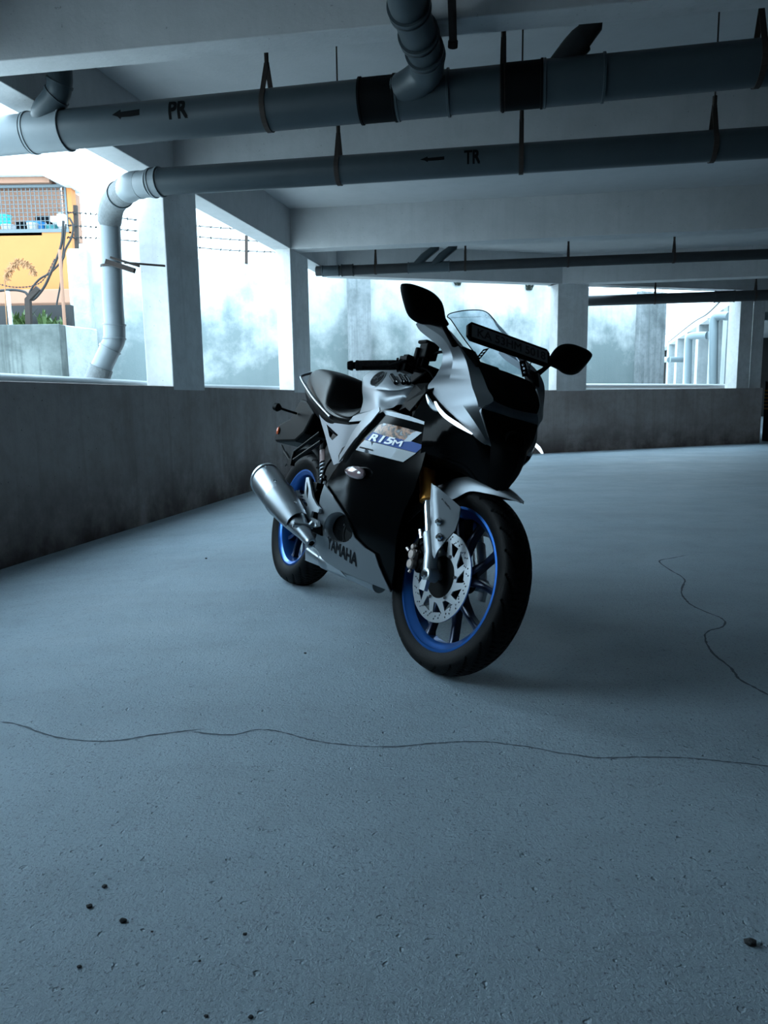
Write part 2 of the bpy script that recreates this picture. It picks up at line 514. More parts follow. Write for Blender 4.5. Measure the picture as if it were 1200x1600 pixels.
D = {'RBF':([[0.45,0.2,0.1],[0.8,0.2,0.12],[1.15,0.18,0.085],[0.45,0.35,0.145],[0.8,0.36,0.165],[1.15,0.35,0.14],[0.5,0.52,0.17],[0.85,0.55,0.205],[1.2,0.55,0.165],[0.55,0.68,0.15],[0.9,0.69,0.215],[1.25,0.7,0.165],[0.35,0.75,0.13],[0.7,0.79,0.165],[1,0.82,0.19],[1.3,0.82,0.15],[0.1,0.8,0.11],[0,0.6,0.11],[0.2,0.6,0.13],[0.8,0.9,0.15],[1.05,0.95,0.17],[1.3,0.95,0.11],[0.3,0.45,0.14],[0.62,0.62,0.165]],[-0.24978,0.01104,-0.19926,0.17021,-0.01718,0.17209,0.40577,0.06618,-0.11558,-0.25113,0.48431,-0.11414,-0.02151,0.23713,-0.19921,0.53939,-0.02184,0.00585,0.02568,-0.44262,0.43715,-0.59389,-0.01233,-0.31633,0.17399,-0.04232,0.03728]),
'fairing':[(0.949,0.79),(1.02,0.789),(1.153,0.77),(1.182,0.862),(1.226,0.816),(1.243,0.759),(1.254,0.688),(1.248,0.623),(1.228,0.544),(1.187,0.467),(1.158,0.38),(1.143,0.291),(1.108,0.194),(1.041,0.253),(0.972,0.287),(0.882,0.311),(0.825,0.381),(0.721,0.427),(0.547,0.49),(0.585,0.54),(0.635,0.589),(0.743,0.646),(0.879,0.706),(0.92,0.754)],
'belly':[(0.554,0.492),(0.625,0.47),(0.72,0.438),(0.808,0.406),(0.862,0.37),(0.897,0.335),(0.972,0.312),(1.041,0.303),(1.061,0.267),(1.091,0.231),(1.121,0.198),(1.035,0.197),(0.9,0.194),(0.728,0.19),(0.539,0.198),(0.429,0.234),(0.487,0.286),(0.504,0.339),(0.518,0.391),(0.53,0.443)],
'belly_hole':[(0.583,0.324),(0.628,0.372),(0.705,0.398),(0.795,0.406),(0.857,0.378),(0.882,0.343),(0.834,0.311),(0.74,0.292),(0.634,0.29)],
'blade':[(0.958,0.794),(0.973,0.782),(0.94,0.741),(0.879,0.695),(0.776,0.64),(0.677,0.589),(0.657,0.614),(0.731,0.657),(0.779,0.703),(0.852,0.753),(0.904,0.782)],
'sidecover':[(0.157,0.786),(0.287,0.771),(0.41,0.746),(0.588,0.739),(0.773,0.739),(0.881,0.762),(0.902,0.733),(0.815,0.69),(0.714,0.641),(0.653,0.59),(0.57,0.573),(0.463,0.623),(0.345,0.686),(0.235,0.742)],
'sc_hole':[(0.308,0.74),(0.497,0.696),(0.451,0.672),(0.395,0.688)],
'sc_dark':[(0.605,0.645),(0.701,0.665),(0.742,0.653),(0.679,0.61),(0.624,0.588),(0.588,0.613)],
'dec_silver':[(0.842,0.639),(0.911,0.677),(1.214,0.658),(1.16,0.623)],
'dec_grey':[(1.101,0.629),(1.121,0.662),(1.216,0.658),(1.162,0.623)],
'dec_blue':[(0.91,0.679),(0.955,0.708),(1.034,0.699),(1.174,0.693),(1.247,0.685),(1.214,0.659)],
'dec_reflection':[(0.959,0.708),(0.977,0.734),(1.006,0.742),(1.104,0.736),(1.223,0.724),(1.178,0.691),(1.034,0.699)],
'dec_glint':[(1.141,0.688),(1.178,0.72),(1.198,0.726),(1.223,0.724),(1.178,0.691)],
'ldrl':[(1.415,0.135,0.803),(1.424,0.13,0.776),(1.419,0.115,0.755),(1.408,0.095,0.74)],
'ridge':[(0.958,0.787),(1.029,0.784),(1.139,0.773),(1.274,0.75),(1.273,0.744),(1.146,0.758),(1.039,0.768),(0.998,0.772)],
'txt15':[(0.942,0.677),(1.137,0.67),(0.95,0.702)],
'txtY':[(0.623,0.253),(0.907,0.233),(0.636,0.301)],
'txtsmall':[(0.886,0.647),(0.991,0.642),(0.887,0.656)],
'clutch':(0.691,0.336),
'indic':[(0.827,-0.235,0.558),(0.964,-0.25,0.562),(0.985,-0.22,0.561)],
'cowl':[[(1.02,-0.175,1.088),(1.029,-0.17,1.097),(1.048,-0.16,1.094),(1.078,-0.148,1.088)],[(1.073,-0.18,1.058),(1.112,-0.173,1.067),(1.143,-0.158,1.07),(1.151,-0.132,1.075)],[(1.179,-0.185,1.016),(1.215,-0.176,1.028),(1.232,-0.16,1.035),(1.221,-0.124,1.036)],[(1.259,-0.188,0.978),(1.282,-0.176,0.986),(1.302,-0.158,0.994),(1.289,-0.118,0.992)],[(1.265,-0.182,0.942),(1.306,-0.17,0.951),(1.345,-0.152,0.956),(1.35,-0.112,0.951)],[(1.228,-0.172,0.908),(1.294,-0.16,0.915),(1.369,-0.144,0.918),(1.386,-0.106,0.916)],[(1.172,-0.16,0.869),(1.282,-0.15,0.878),(1.389,-0.135,0.877),(1.418,-0.099,0.878)],[(1.265,-0.152,0.817),(1.344,-0.143,0.837),(1.411,-0.124,0.841),(1.438,-0.084,0.847)],[(1.346,-0.14,0.777),(1.392,-0.13,0.799),(1.413,-0.108,0.813),(1.419,-0.105,0.819)],[(1.403,-0.12,0.744),(1.424,-0.11,0.764),(1.426,-0.09,0.773),(1.434,-0.092,0.776)],[(1.437,-0.093,0.721),(1.443,-0.086,0.732),(1.444,-0.077,0.738),(1.445,-0.076,0.74)],[(1.443,-0.07,0.715),(1.445,-0.067,0.715),(1.449,-0.065,0.716),(1.448,-0.064,0.717)]],
'cowl_strip':[[(1.435,-0.082,0.848),(1.428,-0.045,0.844),(1.419,0,0.843)],[(1.431,-0.094,0.833),(1.431,-0.05,0.829),(1.421,0,0.829)],[(1.419,-0.105,0.819),(1.425,-0.055,0.818),(1.423,0,0.816)]],
'center':[[(1.344,-0.108,0.952),(1.342,-0.06,0.957),(1.329,0,0.962)],[(1.383,-0.104,0.916),(1.373,-0.055,0.92),(1.366,0,0.925)],[(1.416,-0.098,0.878),(1.408,-0.05,0.879),(1.395,0,0.882)],[(1.435,-0.082,0.848),(1.428,-0.045,0.844),(1.419,0,0.843)]],
'face':[[(1.419,-0.105,0.819),(1.425,-0.055,0.818),(1.423,0,0.816)],[(1.434,-0.092,0.776),(1.448,-0.05,0.775),(1.453,0,0.777)],[(1.445,-0.076,0.74),(1.472,-0.045,0.735),(1.498,0,0.733)],[(1.449,-0.065,0.716),(1.486,-0.04,0.706),(1.509,0,0.701)],[(1.45,-0.055,0.659),(1.475,-0.03,0.647),(1.495,0,0.647)],[(1.433,-0.035,0.603),(1.448,-0.02,0.596),(1.459,0,0.591)]],
'noseside':[[(1.178,-0.163,0.868),(1.271,-0.155,0.816),(1.35,-0.143,0.778),(1.405,-0.122,0.746),(1.435,-0.094,0.722),(1.447,-0.066,0.716)],[(1.212,-0.172,0.798),(1.298,-0.16,0.771),(1.359,-0.142,0.751),(1.399,-0.116,0.731),(1.433,-0.09,0.704),(1.449,-0.06,0.688)],[(1.247,-0.18,0.695),(1.305,-0.155,0.683),(1.327,-0.115,0.673),(1.363,-0.09,0.669),(1.404,-0.068,0.661),(1.446,-0.052,0.657)],[(1.205,-0.15,0.625),(1.244,-0.115,0.633),(1.288,-0.082,0.633),(1.332,-0.06,0.625),(1.386,-0.045,0.613),(1.429,-0.032,0.604)]],
'drl':[(1.261,-0.172,0.822),(1.293,-0.171,0.798),(1.329,-0.165,0.778),(1.387,-0.152,0.757),(1.438,-0.13,0.737)],
'drl2':[(1.203,-0.176,0.844),(1.229,-0.176,0.821),(1.256,-0.174,0.806),(1.293,-0.172,0.794)],
'tank':[[(0.452,-0.075,0.952),(0.565,-0.095,0.966),(0.698,-0.105,0.968),(0.795,-0.1,0.967),(0.881,-0.09,0.957)],[(0.528,-0.105,0.915),(0.704,-0.14,0.897),(0.85,-0.15,0.881),(0.935,-0.14,0.882),(0.985,-0.12,0.899)],[(0.544,-0.105,0.884),(0.727,-0.145,0.87),(0.843,-0.143,0.867),(0.917,-0.135,0.87),(0.981,-0.12,0.877)],[(0.56,-0.1,0.843),(0.776,-0.15,0.825),(0.837,-0.138,0.837),(0.908,-0.13,0.848),(0.956,-0.12,0.85)],[(0.561,-0.105,0.79),(0.789,-0.155,0.788),(0.899,-0.165,0.798),(0.95,-0.16,0.806),(0.987,-0.15,0.82)]],
'tank_skirt':[(0.511,-0.12,0.757),(0.543,-0.12,0.781),(0.569,-0.11,0.797),(0.806,-0.158,0.799),(0.868,-0.16,0.799),(0.816,-0.16,0.775),(0.764,-0.155,0.761)],
'emblem':[(0.733,-0.128,0.923)],
'emb_ax':[(0.789,-0.13,0.926),(0.694,-0.115,0.949)],
'vents':[(0.833,-0.13,0.931),(0.902,-0.14,0.901),(0.9,-0.13,0.927),(0.96,-0.14,0.899),(0.931,-0.125,0.925),(0.979,-0.13,0.901)],
'seat_low':[(-0.156,-0.06,0.945),(-0.019,-0.085,0.892),(0.166,-0.11,0.831),(0.321,-0.125,0.791),(0.443,-0.13,0.767),(0.521,-0.12,0.763),(0.547,-0.1,0.786)],
'seat_top':[(-0.363,0,1.037),(-0.223,0,1.04),(-0.047,0,1.02),(0.118,0,0.995),(0.279,0,0.966)],
'grab':[(0.354,-0.14,0.771),(0.215,-0.135,0.813),(0.052,-0.13,0.868),(-0.178,-0.115,0.957),(-0.213,-0.1,0.978),(-0.234,-0.05,1.005)],
'muf':[(0.073,-0.27,0.453),(0.312,-0.255,0.376),(0.471,-0.235,0.314),(0.62,-0.21,0.259)],
'bracket':[(0.359,-0.185,0.501),(0.388,-0.185,0.504),(0.433,-0.185,0.465),(0.476,-0.185,0.43),(0.541,-0.185,0.403),(0.574,-0.185,0.395),(0.576,-0.185,0.379),(0.502,-0.185,0.375),(0.501,-0.185,0.351),(0.581,-0.185,0.347),(0.599,-0.185,0.329),(0.557,-0.185,0.317),(0.473,-0.185,0.326),(0.431,-0.185,0.371),(0.377,-0.185,0.372),(0.308,-0.185,0.408),(0.255,-0.185,0.427),(0.273,-0.185,0.438),(0.329,-0.185,0.424),(0.378,-0.185,0.432),(0.367,-0.185,0.464)],
'br_holes':[[(0.376,-0.185,0.487),(0.417,-0.185,0.455),(0.426,-0.185,0.416),(0.397,-0.185,0.44)],[(0.339,-0.185,0.409),(0.391,-0.185,0.412),(0.438,-0.185,0.396),(0.439,-0.185,0.383),(0.392,-0.185,0.385)],[(0.31,-0.185,0.417),(0.369,-0.185,0.423),(0.372,-0.185,0.418),(0.322,-0.185,0.41)]],
'peg':[(0.53,-0.24,0.314),(0.547,-0.2,0.303)],
'pedal':[(0.307,-0.27,0.323),(0.291,-0.24,0.343),(0.266,-0.235,0.357),(0.445,-0.22,0.364)],
'shock':[(0.152,-0.06,0.644),(0.186,-0.06,0.611),(0.207,-0.06,0.56),(0.283,-0.06,0.48)],
'tailblock':[(-0.774,0,0.727),(-0.713,0,0.754),(-0.567,0,0.747),(-0.505,0,0.779),(-0.584,0,0.806),(-0.433,0,0.856),(-0.256,0,0.872),(-0.086,0,0.802),(-0.095,0,0.745),(-0.224,0,0.638),(-0.734,0,0.633)],
'reflector':[(-0.59,-0.04,0.698)],
'rind':[(-0.244,-0.2,0.8),(-0.207,-0.185,0.797),(-0.2,-0.15,0.793),(-0.245,-0.08,0.794)],
'subarm':[(0.289,-0.13,0.664),(0.029,-0.15,0.551),(0.252,-0.13,0.702),(0.014,-0.14,0.601)],
'hugger':[(-0.497,-0.09,0.572),(-0.369,-0.09,0.557),(-0.233,-0.09,0.549),(-0.104,-0.09,0.539)],
'lowpipe':[(0.356,-0.06,0.185),(0.488,-0.06,0.183),(0.686,-0.06,0.18)],
'spoke_rear':0,
'gold':[(1.155,-0.1,0.624),(1.196,-0.1,0.522),(1.216,-0.1,0.525)],
'silv':[(1.226,-0.1,0.48),(1.258,-0.1,0.406),(1.292,-0.1,0.346),(1.331,-0.115,0.297)],
'fplate':[(1.258,-0.135,0.57),(1.316,-0.135,0.547),(1.374,-0.135,0.518),(1.386,-0.135,0.481),(1.391,-0.135,0.446),(1.379,-0.135,0.401),(1.371,-0.135,0.35),(1.358,-0.135,0.357),(1.318,-0.135,0.426),(1.281,-0.135,0.501)],
'fbolts':[(1.344,-0.14,0.459),(1.366,-0.14,0.415)],
'fender':[(1.234,-0.06,0.587),(1.266,0,0.613),(1.384,0,0.598),(1.505,0,0.572),(1.082,-0.07,0.465),(1.043,-0.06,0.389),(1.152,-0.08,0.51)],
'caliper':[(1.189,-0.1,0.368),(1.212,-0.1,0.309),(1.22,-0.13,0.32),(1.253,-0.1,0.307),(1.248,-0.13,0.348),(1.255,-0.13,0.286)],
'grip':[(0.908,-0.315,0.898),(0.996,-0.2,0.935)],
'switch':[(0.997,-0.2,0.933),(1.014,-0.15,0.951)],
'resv':[(1.042,-0.14,1.02),(1.065,-0.14,0.975)],
'mirror':[(1.265,-0.377,1.116),(1.265,-0.365,1.13),(1.265,-0.337,1.135),(1.265,-0.281,1.134),(1.265,-0.243,1.12),(1.265,-0.223,1.099),(1.265,-0.209,1.071),(1.265,-0.193,1.056),(1.265,-0.211,1.043),(1.265,-0.252,1.039),(1.265,-0.288,1.032),(1.265,-0.324,1.04),(1.265,-0.348,1.064)],
'mstalk':[(1.377,-0.27,1.032),(1.345,-0.2,1.004),(1.32,-0.14,0.98),(1.343,-0.125,0.955)],
'mbase':[(1.278,-0.13,0.994),(1.318,-0.12,0.974),(1.361,-0.11,0.943)],
'screen':[[(1.333,-0.1,0.977),(1.324,-0.05,0.967),(1.333,0,0.96)],[(1.297,-0.115,1.007),(1.304,-0.06,1.012),(1.303,0,1.012)],[(1.235,-0.125,1.053),(1.245,-0.065,1.07),(1.266,0,1.072)],[(1.169,-0.13,1.101),(1.183,-0.07,1.124),(1.208,0,1.132)],[(1.129,-0.124,1.118),(1.145,-0.07,1.132),(1.175,0,1.153)],[(1.116,-0.106,1.137),(1.13,-0.055,1.161),(1.144,0,1.173)]],
'plate':[(1.32,-0.147,1.041),(1.32,0.149,1.044)],
'intrim':[(1.216,-0.14,0.888),(1.071,-0.12,0.897),(0.997,-0.12,0.872),(0.977,-0.14,0.822),(1.1,-0.17,0.793),(1.197,-0.18,0.853)]}
E = {'W1A':(-4.505,11.1,3.076),
'W1B':(4.557,15.75,3.077),
'w1_385':(-2.15,12.308,3.084),
'w1_pil':[(-0.585,13.112,1.138),(-0.229,13.294,1.137),(5.443,16.205,1.121),(6.128,16.556,1.12)],
'wire':[[(-4.473,11.116,3.572),(-4.135,11.29,3.583),(-3.536,11.597,3.556),(-2.499,12.129,3.559),(-1.703,12.538,3.599)],[(-4.484,11.111,3.396),(-4.146,11.284,3.403),(-3.544,11.593,3.4),(-2.506,12.126,3.395),(-1.709,12.535,3.419)],[(-4.495,11.105,3.227),(-4.155,11.28,3.25),(-3.552,11.589,3.251),(-2.513,12.122,3.23),(-1.714,12.532,3.259)]],
'post2':[(-2.135,12.316,3.478),(-2.152,12.308,3.044)],
'post1':[(-4.39,10.9,3.588),(-4.435,10.9,3.001)],
'pr':[(-2.426,4.72,2.442),(-1.831,4.68,2.464),(0.032,4.3,2.48),(1.936,3.95,2.479),(2.699,3.7,2.438)],
'pr_c':[(-2.089,4.7,2.453),(-1.985,4.7,2.462),(-1.851,4.7,2.468)],
'pr_c1':[(-0.097,4.3,2.468),(0.101,4.3,2.485),(0.386,4.3,2.504),(0.386,4.3,2.504)],
'pr_c2':[(0.654,4.13,2.46),(0.864,4.13,2.476),(1.169,4.13,2.496)],
'pr_el':[(-1.838,4.6,2.763),(-1.844,4.6,2.687),(-1.876,4.62,2.626),(-1.975,4.66,2.544),(-2.059,4.68,2.474)],
'pr_mid':[(0.096,3.3,2.608),(0.131,3.5,2.563),(0.187,3.75,2.553),(0.251,4.02,2.545),(0.247,4.12,2.526),(0.194,4.2,2.503),(0.084,4.3,2.479)],
'pr_right':[(1.094,4.12,2.722),(1.049,4.12,2.674),(1.01,4.13,2.624),(0.918,4.15,2.511)],
'conduit':[(0.32,3.5,2.712),(0.344,3.7,2.658),(0.365,3.86,2.556)],
'tr':[(-1.469,5.25,2.322),(0.436,4.95,2.348),(2.245,4.6,2.309),(3.256,4.4,2.292)],
'tr_el':[(-1.425,5.25,2.325),(-1.535,5.27,2.32),(-1.694,5.36,2.33),(-1.866,5.6,2.337),(-2.018,5.85,2.322),(-2.09,5.98,2.247)],
'tr_down':[(-2.089,5.98,2.256),(-2.113,6,1.651),(-2.112,6,1.444)],
'tr_low':[(-2.112,6,1.454),(-2.119,6,1.355),(-2.159,6,1.281),(-2.288,6,1.048),(-2.351,6,0.881)],
'p3':[(-0.863,10.25,2.565),(4.747,9.4,2.552),(6.829,9.05,2.538)],
'p3_br':[[(0.465,10.05,2.579),(0.566,10.05,2.69),(0.717,10.05,2.801)],[(0.696,10,2.575),(0.797,10,2.686),(0.947,10,2.796)]],
'p4':[(3.213,12.75,2.441),(6.099,12,2.403),(8.588,11.3,2.366)],
'hang_pr':[(-0.62,4.42,2.467),(0.662,4.18,2.479),(1.893,3.96,2.48)],
'hang_tr':[(-0.259,5.06,2.34),(0.879,4.87,2.34),(1.978,4.65,2.315)],
'hang_p3':[(-0.065,10.1,2.562),(1.1,9.95,2.569),(2.387,9.78,2.569),(3.656,9.58,2.562)],
'hang_p4':[(4.47,12.43,2.423),(5.922,12.05,2.412)],
'txt_pr':[(-1.163,4.54,2.494),(-1.046,4.54,2.492),(-1.504,4.6,2.495),(-1.334,4.58,2.497)],
'txt_tr':[(0.543,4.93,2.336),(0.644,4.93,2.335),(0.276,4.98,2.34),(0.424,4.95,2.336)],
'crack':[(-1.047,1.892,0),(-1.008,1.882,0),(-0.961,1.857,0),(-0.89,1.813,0),(-0.838,1.789,0),(-0.756,1.769,0),(-0.707,1.767,0),(-0.661,1.777,0),(-0.618,1.794,0),(-0.572,1.807,0),(-0.526,1.82,0),(-0.481,1.83,0)],
'crack_b':[(-0.508,1.816,0),(-0.454,1.8,0),(-0.395,1.794,0),(-0.342,1.822,0),(-0.291,1.813,0),(-0.246,1.789,0),(-0.203,1.763,0),(-0.161,1.744,0),(-0.12,1.732,0),(-0.064,1.72,0),(-0.008,1.715,0),(0.039,1.717,0),(0.087,1.726,0),(0.135,1.731,0),(0.184,1.737,0),(0.232,1.735,0),(0.263,1.731,0),(0.308,1.716,0),(0.352,1.701,0),(0.402,1.676,0),(0.451,1.658,0),(0.493,1.644,0),(0.538,1.643,0),(0.615,1.644,0),(0.688,1.638,0),(0.731,1.631,0),(0.785,1.617,0),(0.832,1.606,0),(0.896,1.586,0)],
'crack2':[(1.625,3.886,0),(1.52,3.82,0),(1.425,3.748,0),(1.406,3.544,0),(1.408,3.437,0),(1.391,3.336,0),(1.329,3.21,0),(1.283,3.102,0),(1.26,2.999,0),(1.253,2.912,0),(1.271,2.82,0),(1.289,2.749,0),(1.282,2.691,0),(1.242,2.63,0),(1.184,2.594,0),(1.147,2.551,0),(1.113,2.467,0),(1.091,2.382,0),(1.083,2.307,0),(1.083,2.225,0),(1.073,2.17,0),(1.064,2.118,0),(1.076,2.058,0),(1.092,1.991,0)],
'pebbles':[(-0.505,1.195,0,0.004),(-0.511,1.143,0,0.0045),(-0.441,1.106,0,0.005),(-0.233,1.072,0,0.003),(-0.195,0.91,0,0.003),(-0.473,1.007,0,0.003),(-0.258,0.913,0,0.0025),(0.561,1.036,0,0.008),(-0.385,1.081,0,0.0018),(-0.292,1.016,0,0.002),(-0.274,2.406,0,0.004),(-0.98,3.969,0,0.005)],
'low_wall':[(-5.254,9.5,1.874),(-4.038,9.5,1.85)],
'rough':[(-4.395,10.3,1.943),(-4.004,10.3,1.938)],
'bld':{'tl':(-8.409,14.5,5.63),
'tr':(-5.646,14.5,4.989),
'win_l':(-8.486,14.5,4.914),
'win_r':(-5.833,14.5,4.879),
'win_b':(-5.897,14.5,4.071),
'soff_l':(-8.469,14.5,5.072),
'soff_c':(-6.189,14.5,5.041),
'soff_r':(-5.827,14.5,4.811),
'ledge':(-5.968,14.5,3.003),
'ledge2':(-5.988,14.5,2.744),
'edge':(-5.798,14.5,3)},
'bent_post':[(-4.479,9.6,1.755),(-4.444,9.6,2.163),(-4.303,9.6,2.302)],
'white_post':[(-4.692,9.6,2.268),(-4.682,9.6,1.837)],
'thin_pipe':[(-4.084,9.8,2.801),(-4.097,9.8,1.808)],
'wirebox':(-4.353,10.6,3.338),
'cables':[[(-4.253,10.4,3.291),(-4.29,10.4,3.044),(-4.346,10.4,2.879),(-4.47,10.4,2.631),(-4.592,10.4,2.422),(-4.744,10.4,2.272),(-4.809,10.4,2.324),(-4.857,10.4,2.375),(-5.012,10.4,2.403),(-5.275,10.4,2.389)],[(-4.173,10.4,3.331),(-4.129,10.4,3.232),(-4.157,10.4,3.084),(-4.257,10.4,2.92),(-4.301,10.4,2.795),(-4.47,10.4,2.631),(-4.634,10.4,2.541),(-4.749,10.4,2.424),(-4.81,10.4,2.316)],[(-4.222,10.4,3.249),(-4.298,10.4,2.837),(-4.35,10.4,2.503),(-4.438,10.4,2.166),(-4.467,10.4,1.911)]],
'items':[(-7.214,14.9,4.364),(-7.175,14.9,4.246),(-6.864,14.9,4.418),(-6.616,14.9,4.297),(-6.322,14.9,4.27),(-6.175,14.9,4.409),(-6.559,14.9,4.531)],
'plume':[(-4.763,9.7,2.401),(-4.72,9.7,2.518),(-4.646,9.7,2.618),(-4.546,9.7,2.656),(-4.452,9.7,2.616),(-4.387,9.7,2.521)],
'plants':[(-4.695,9.7,1.887),(-4.585,9.7,1.925),(-4.381,9.7,1.922),(-4.319,9.7,1.881),(-4.188,9.7,1.88)],
'wing':[(6.806,14.585,2.64),(10.993,29.85,2.64)],
'stripe':[(7.076,13.8,0.93),(7.099,13.8,0.567)],
'clip':[(-2.079,5.85,1.924),(-1.804,5.6,1.803),(-1.816,5.8,1.902)],
'far_pipe':[(3.409,12.95,1.041),(6.282,13.5,1.006)],
'wp':[[(6.706,14.6,2.357),(6.642,14.9,2.39),(6.59,15,2.328),(6.597,15,1.957),(6.638,15,0.927)],[(7.414,17.2,2.207),(7.203,17.5,2.221),(7.158,17.6,2.143),(7.164,17.6,1.718),(7.185,17.6,0.949)],[(8.795,23,1.955),(8.706,23.5,1.983)]],
'slime':0}
# ================================================================== THE GARAGE
U2 = V((.2178, .97599)); NO = V((-.97599, .2178)); LP = V((-2.175, 4.081))
F2 = V((.95754, .2883)); FN = V((-.2883, .95754)); FP = V((2.424, 11.939))
def L(t, o=0): p = LP + U2 * t + NO * o; return (p.x, p.y)
def F(t, o=0): p = FP + F2 * t + FN * o; return (p.x, p.y)
CORNER = L(7.11); SOF = 2.63; SLAB = 3.08
WING0 = (6.806, 14.585); WING1 = (10.993, 29.85)
TH = .22
# floor, gently falling to the left parapet
fl = MB()
A0, A1 = L(-11), L(7.11); B0, B1 = L(-11, -1.2), L(5.8, -1.2)
Fe = F(4.51)
vs = [(*A0, -.07), (*A1, -.07), (*B0, 0), (*B1, 0), (*Fe, 0), (WING0[0], WING0[1], 0), (WING1[0], WING1[1], 0), (24, 29.85, 0), (24, -6.7, 0)]
fl.add(vs, [(0, 1, 3, 2), (2, 3, 4, 8), (4, 7, 8), (3, 1, 4), (4, 5, 6, 7)])
struct(fl.build('floor', 'floor'), 'grey trowelled concrete garage floor')
sl = MB()
sl.prism([L(-11, TH), L(7.3, TH), F(-3.4, TH), F(4.51, TH), (6.9, 14.5), (10.9, 29.85), (24, 29.85), (24, -6.7)], SLAB, 3.4)
struct(sl.build('ceiling', 'slab'), 'pale concrete ceiling slab between the beams')
w = MB(); w.prism([L(-11), L(7.11), F(-3.3, TH * .6), L(7.2, TH), L(-11, TH)], -.4, .985)
struct(w.build('wall_left', 'parapet', bevel=.006), 'long stained concrete parapet on the left')
w = MB(); w.prism([CORNER, F(4.51), F(4.51, TH), F(-3.3, TH)], -.4, .972)
struct(w.build('wall_far', 'parapet', bevel=.006), 'stained concrete parapet behind the motorcycle')
w = MB(); w.box((3.75, -.3, 1.5), (.2, 12.8, 3.2)); struct(w.build('wall_side_blocker', 'dim'))  # added unseen wall, absorbs bounce to keep the right side dark
w = MB(); w.box((7.0, 8.6, 1.5), (.2, 5.0, 3.2)); struct(w.build('wall_bay_blocker', 'dim'))  # second added unseen wall, also darkens the right side
w = MB(); w.prism([L(-11), L(-3.0), L(-3.0, TH), L(-11, TH)], .9, SOF); struct(w.build('wall_infill_blocker', 'dim'))  # added blank wall, shuts out light from openings behind the camera
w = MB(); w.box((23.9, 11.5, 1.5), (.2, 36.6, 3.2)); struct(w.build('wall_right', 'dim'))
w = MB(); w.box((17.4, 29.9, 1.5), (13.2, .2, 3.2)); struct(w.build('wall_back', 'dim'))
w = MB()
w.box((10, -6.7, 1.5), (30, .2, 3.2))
struct(w.build('wall_rear_blocker', 'dim'))  # unseen rear, closed and dark to cut light from behind

w = MB(); w.prism([L(-11), L(7.11), F(-3.3, TH * .6), L(7.2, TH), L(-11, TH)], SOF, SLAB + .01)
tag(w.build('edge_beam', 'paint', bevel=.006), 'pale concrete edge beam over the left openings', 'beam', kind='structure')
w = MB(); w.prism([CORNER, F(6.5), F(6.5, TH), F(-3.3, TH)], SOF, SLAB + .01)
tag(w.build('edge_beam', 'paint', bevel=.006), 'pale concrete edge beam over the far openings', 'beam', kind='structure')
# cross beams: left end on the edge beam, running right
def cross(x, y, s, wd, lab, xe=23.8):
    w = MB(); w.prism([(x, y), (xe, y + s * (xe - x)), (xe, y + wd + s * (xe - x)), (x, y + wd)], SOF, SLAB + .01)
    tag(w.build('ceiling_beam', 'paint', bevel=.006), lab, 'beam', kind='structure')
cross(-2.2, 4.215, -.158, .172, 'concrete cross beam nearest overhead, in front of both fat pipes')
cross(-1.75, 6.37, -.14, .25, 'concrete cross beam above the big left column')
cross(-1.12, 9.10, -.143, .25, 'wide concrete cross beam above the second column')
cross(2.70, 12.10, -.16, .25, 'concrete cross beam leaving the far column to the right')
cross(-2.9, 1.1, -.15, .2, 'concrete cross beam overhead near the entrance')
cross(-3.5, -2.2, -.15, .2, 'concrete cross beam furthest behind')
cross(7.6, 17.5, -.15, .3, 'dark cross beam in the far right bay')
# columns
def col(fn, t0, t1, d, lab, i=0.0, z0=.95, m='column'):
    w = MB(); w.prism([fn(t0, i), fn(t1, i), fn(t1, d), fn(t0, d)], z0, SOF + .01)
    tag(w.build('concrete_column', m, bevel=.008), lab, 'column', kind='structure')
col(L, 2.119, 2.691, .24, 'big pale concrete column on the left parapet beside the bent drop pipe', -.001)
col(L, 5.10, 5.76, .19, 'second concrete column on the left parapet behind the seat', -.001)
col(F, .395, .947, .25, 'concrete column on the far parapet right of the windscreen', -.001)
col(F, 3.95, 4.22, .30, 'narrow concrete column at the right end of the far parapet', .02)
col(L, -1.3, -.3, .24, 'unseen concrete column left of the camera, widened to cut light')  # unseen column, widened to cut light on the nearest beam
col(L, -4.4, -3.9, .24, 'concrete column behind the camera')
col(L, -7.9, -7.4, .24, 'concrete column at the rear left')
for (x, y, lab) in ((12.5, 9.5, 'dark interior column to the right'), (9.8, 20.5, 'square dark interior column far right'), (13.5, 15, 'plain interior column in the dark bay')):
    w = MB(); w.box((x, y, 1.5), (.45, .45, 3.15)); tag(w.build('concrete_column', 'column'), lab, 'column', kind='structure')

# ------------------------------------------------------------------ courtyard outside
w = MB(); w.add([(-40, -20, -.45), (40, -20, -.45), (40, 60, -.45), (-40, 60, -.45)], [(0, 1, 2, 3)])
struct(w.build('ground', 'yard'), 'courtyard ground outside')
a = V(E['W1A']).xy; b_ = V(E['w1_pil'][3]).xy
d_ = (b_ - a).normalized(); nn = V((-d_.y, d_.x))
def W1(t, o=0): p = a + d_ * t + nn * o; return (p.x, p.y)
LEN = (b_ - a).length
w = MB(); w.prism([W1(0), W1(LEN), W1(LEN, .3), W1(0, .3)], -.5, 3.077)
tag(w.build('courtyard_wall', 'outer', bevel=.02), 'tall weathered boundary wall behind the openings', 'wall', kind='structure')
def pil(p, q, m='column', dep=.12, z=3.06):
    t0 = (V(p).xy - a).dot(d_); t1 = (V(q).xy - a).dot(d_)
    w = MB(); w.prism([W1(t0, -dep), W1(t1, -dep), W1(t1, .01), W1(t0, .01)], -.5, z)
    return w.build('wall_pilaster', m, bevel=.01)
P4_ = E['w1_pil']
tag(pil(P4_[0], P4_[1], 'pilaster'), 'stained grey pilaster on the boundary wall above the seat', 'pilaster', kind='structure')
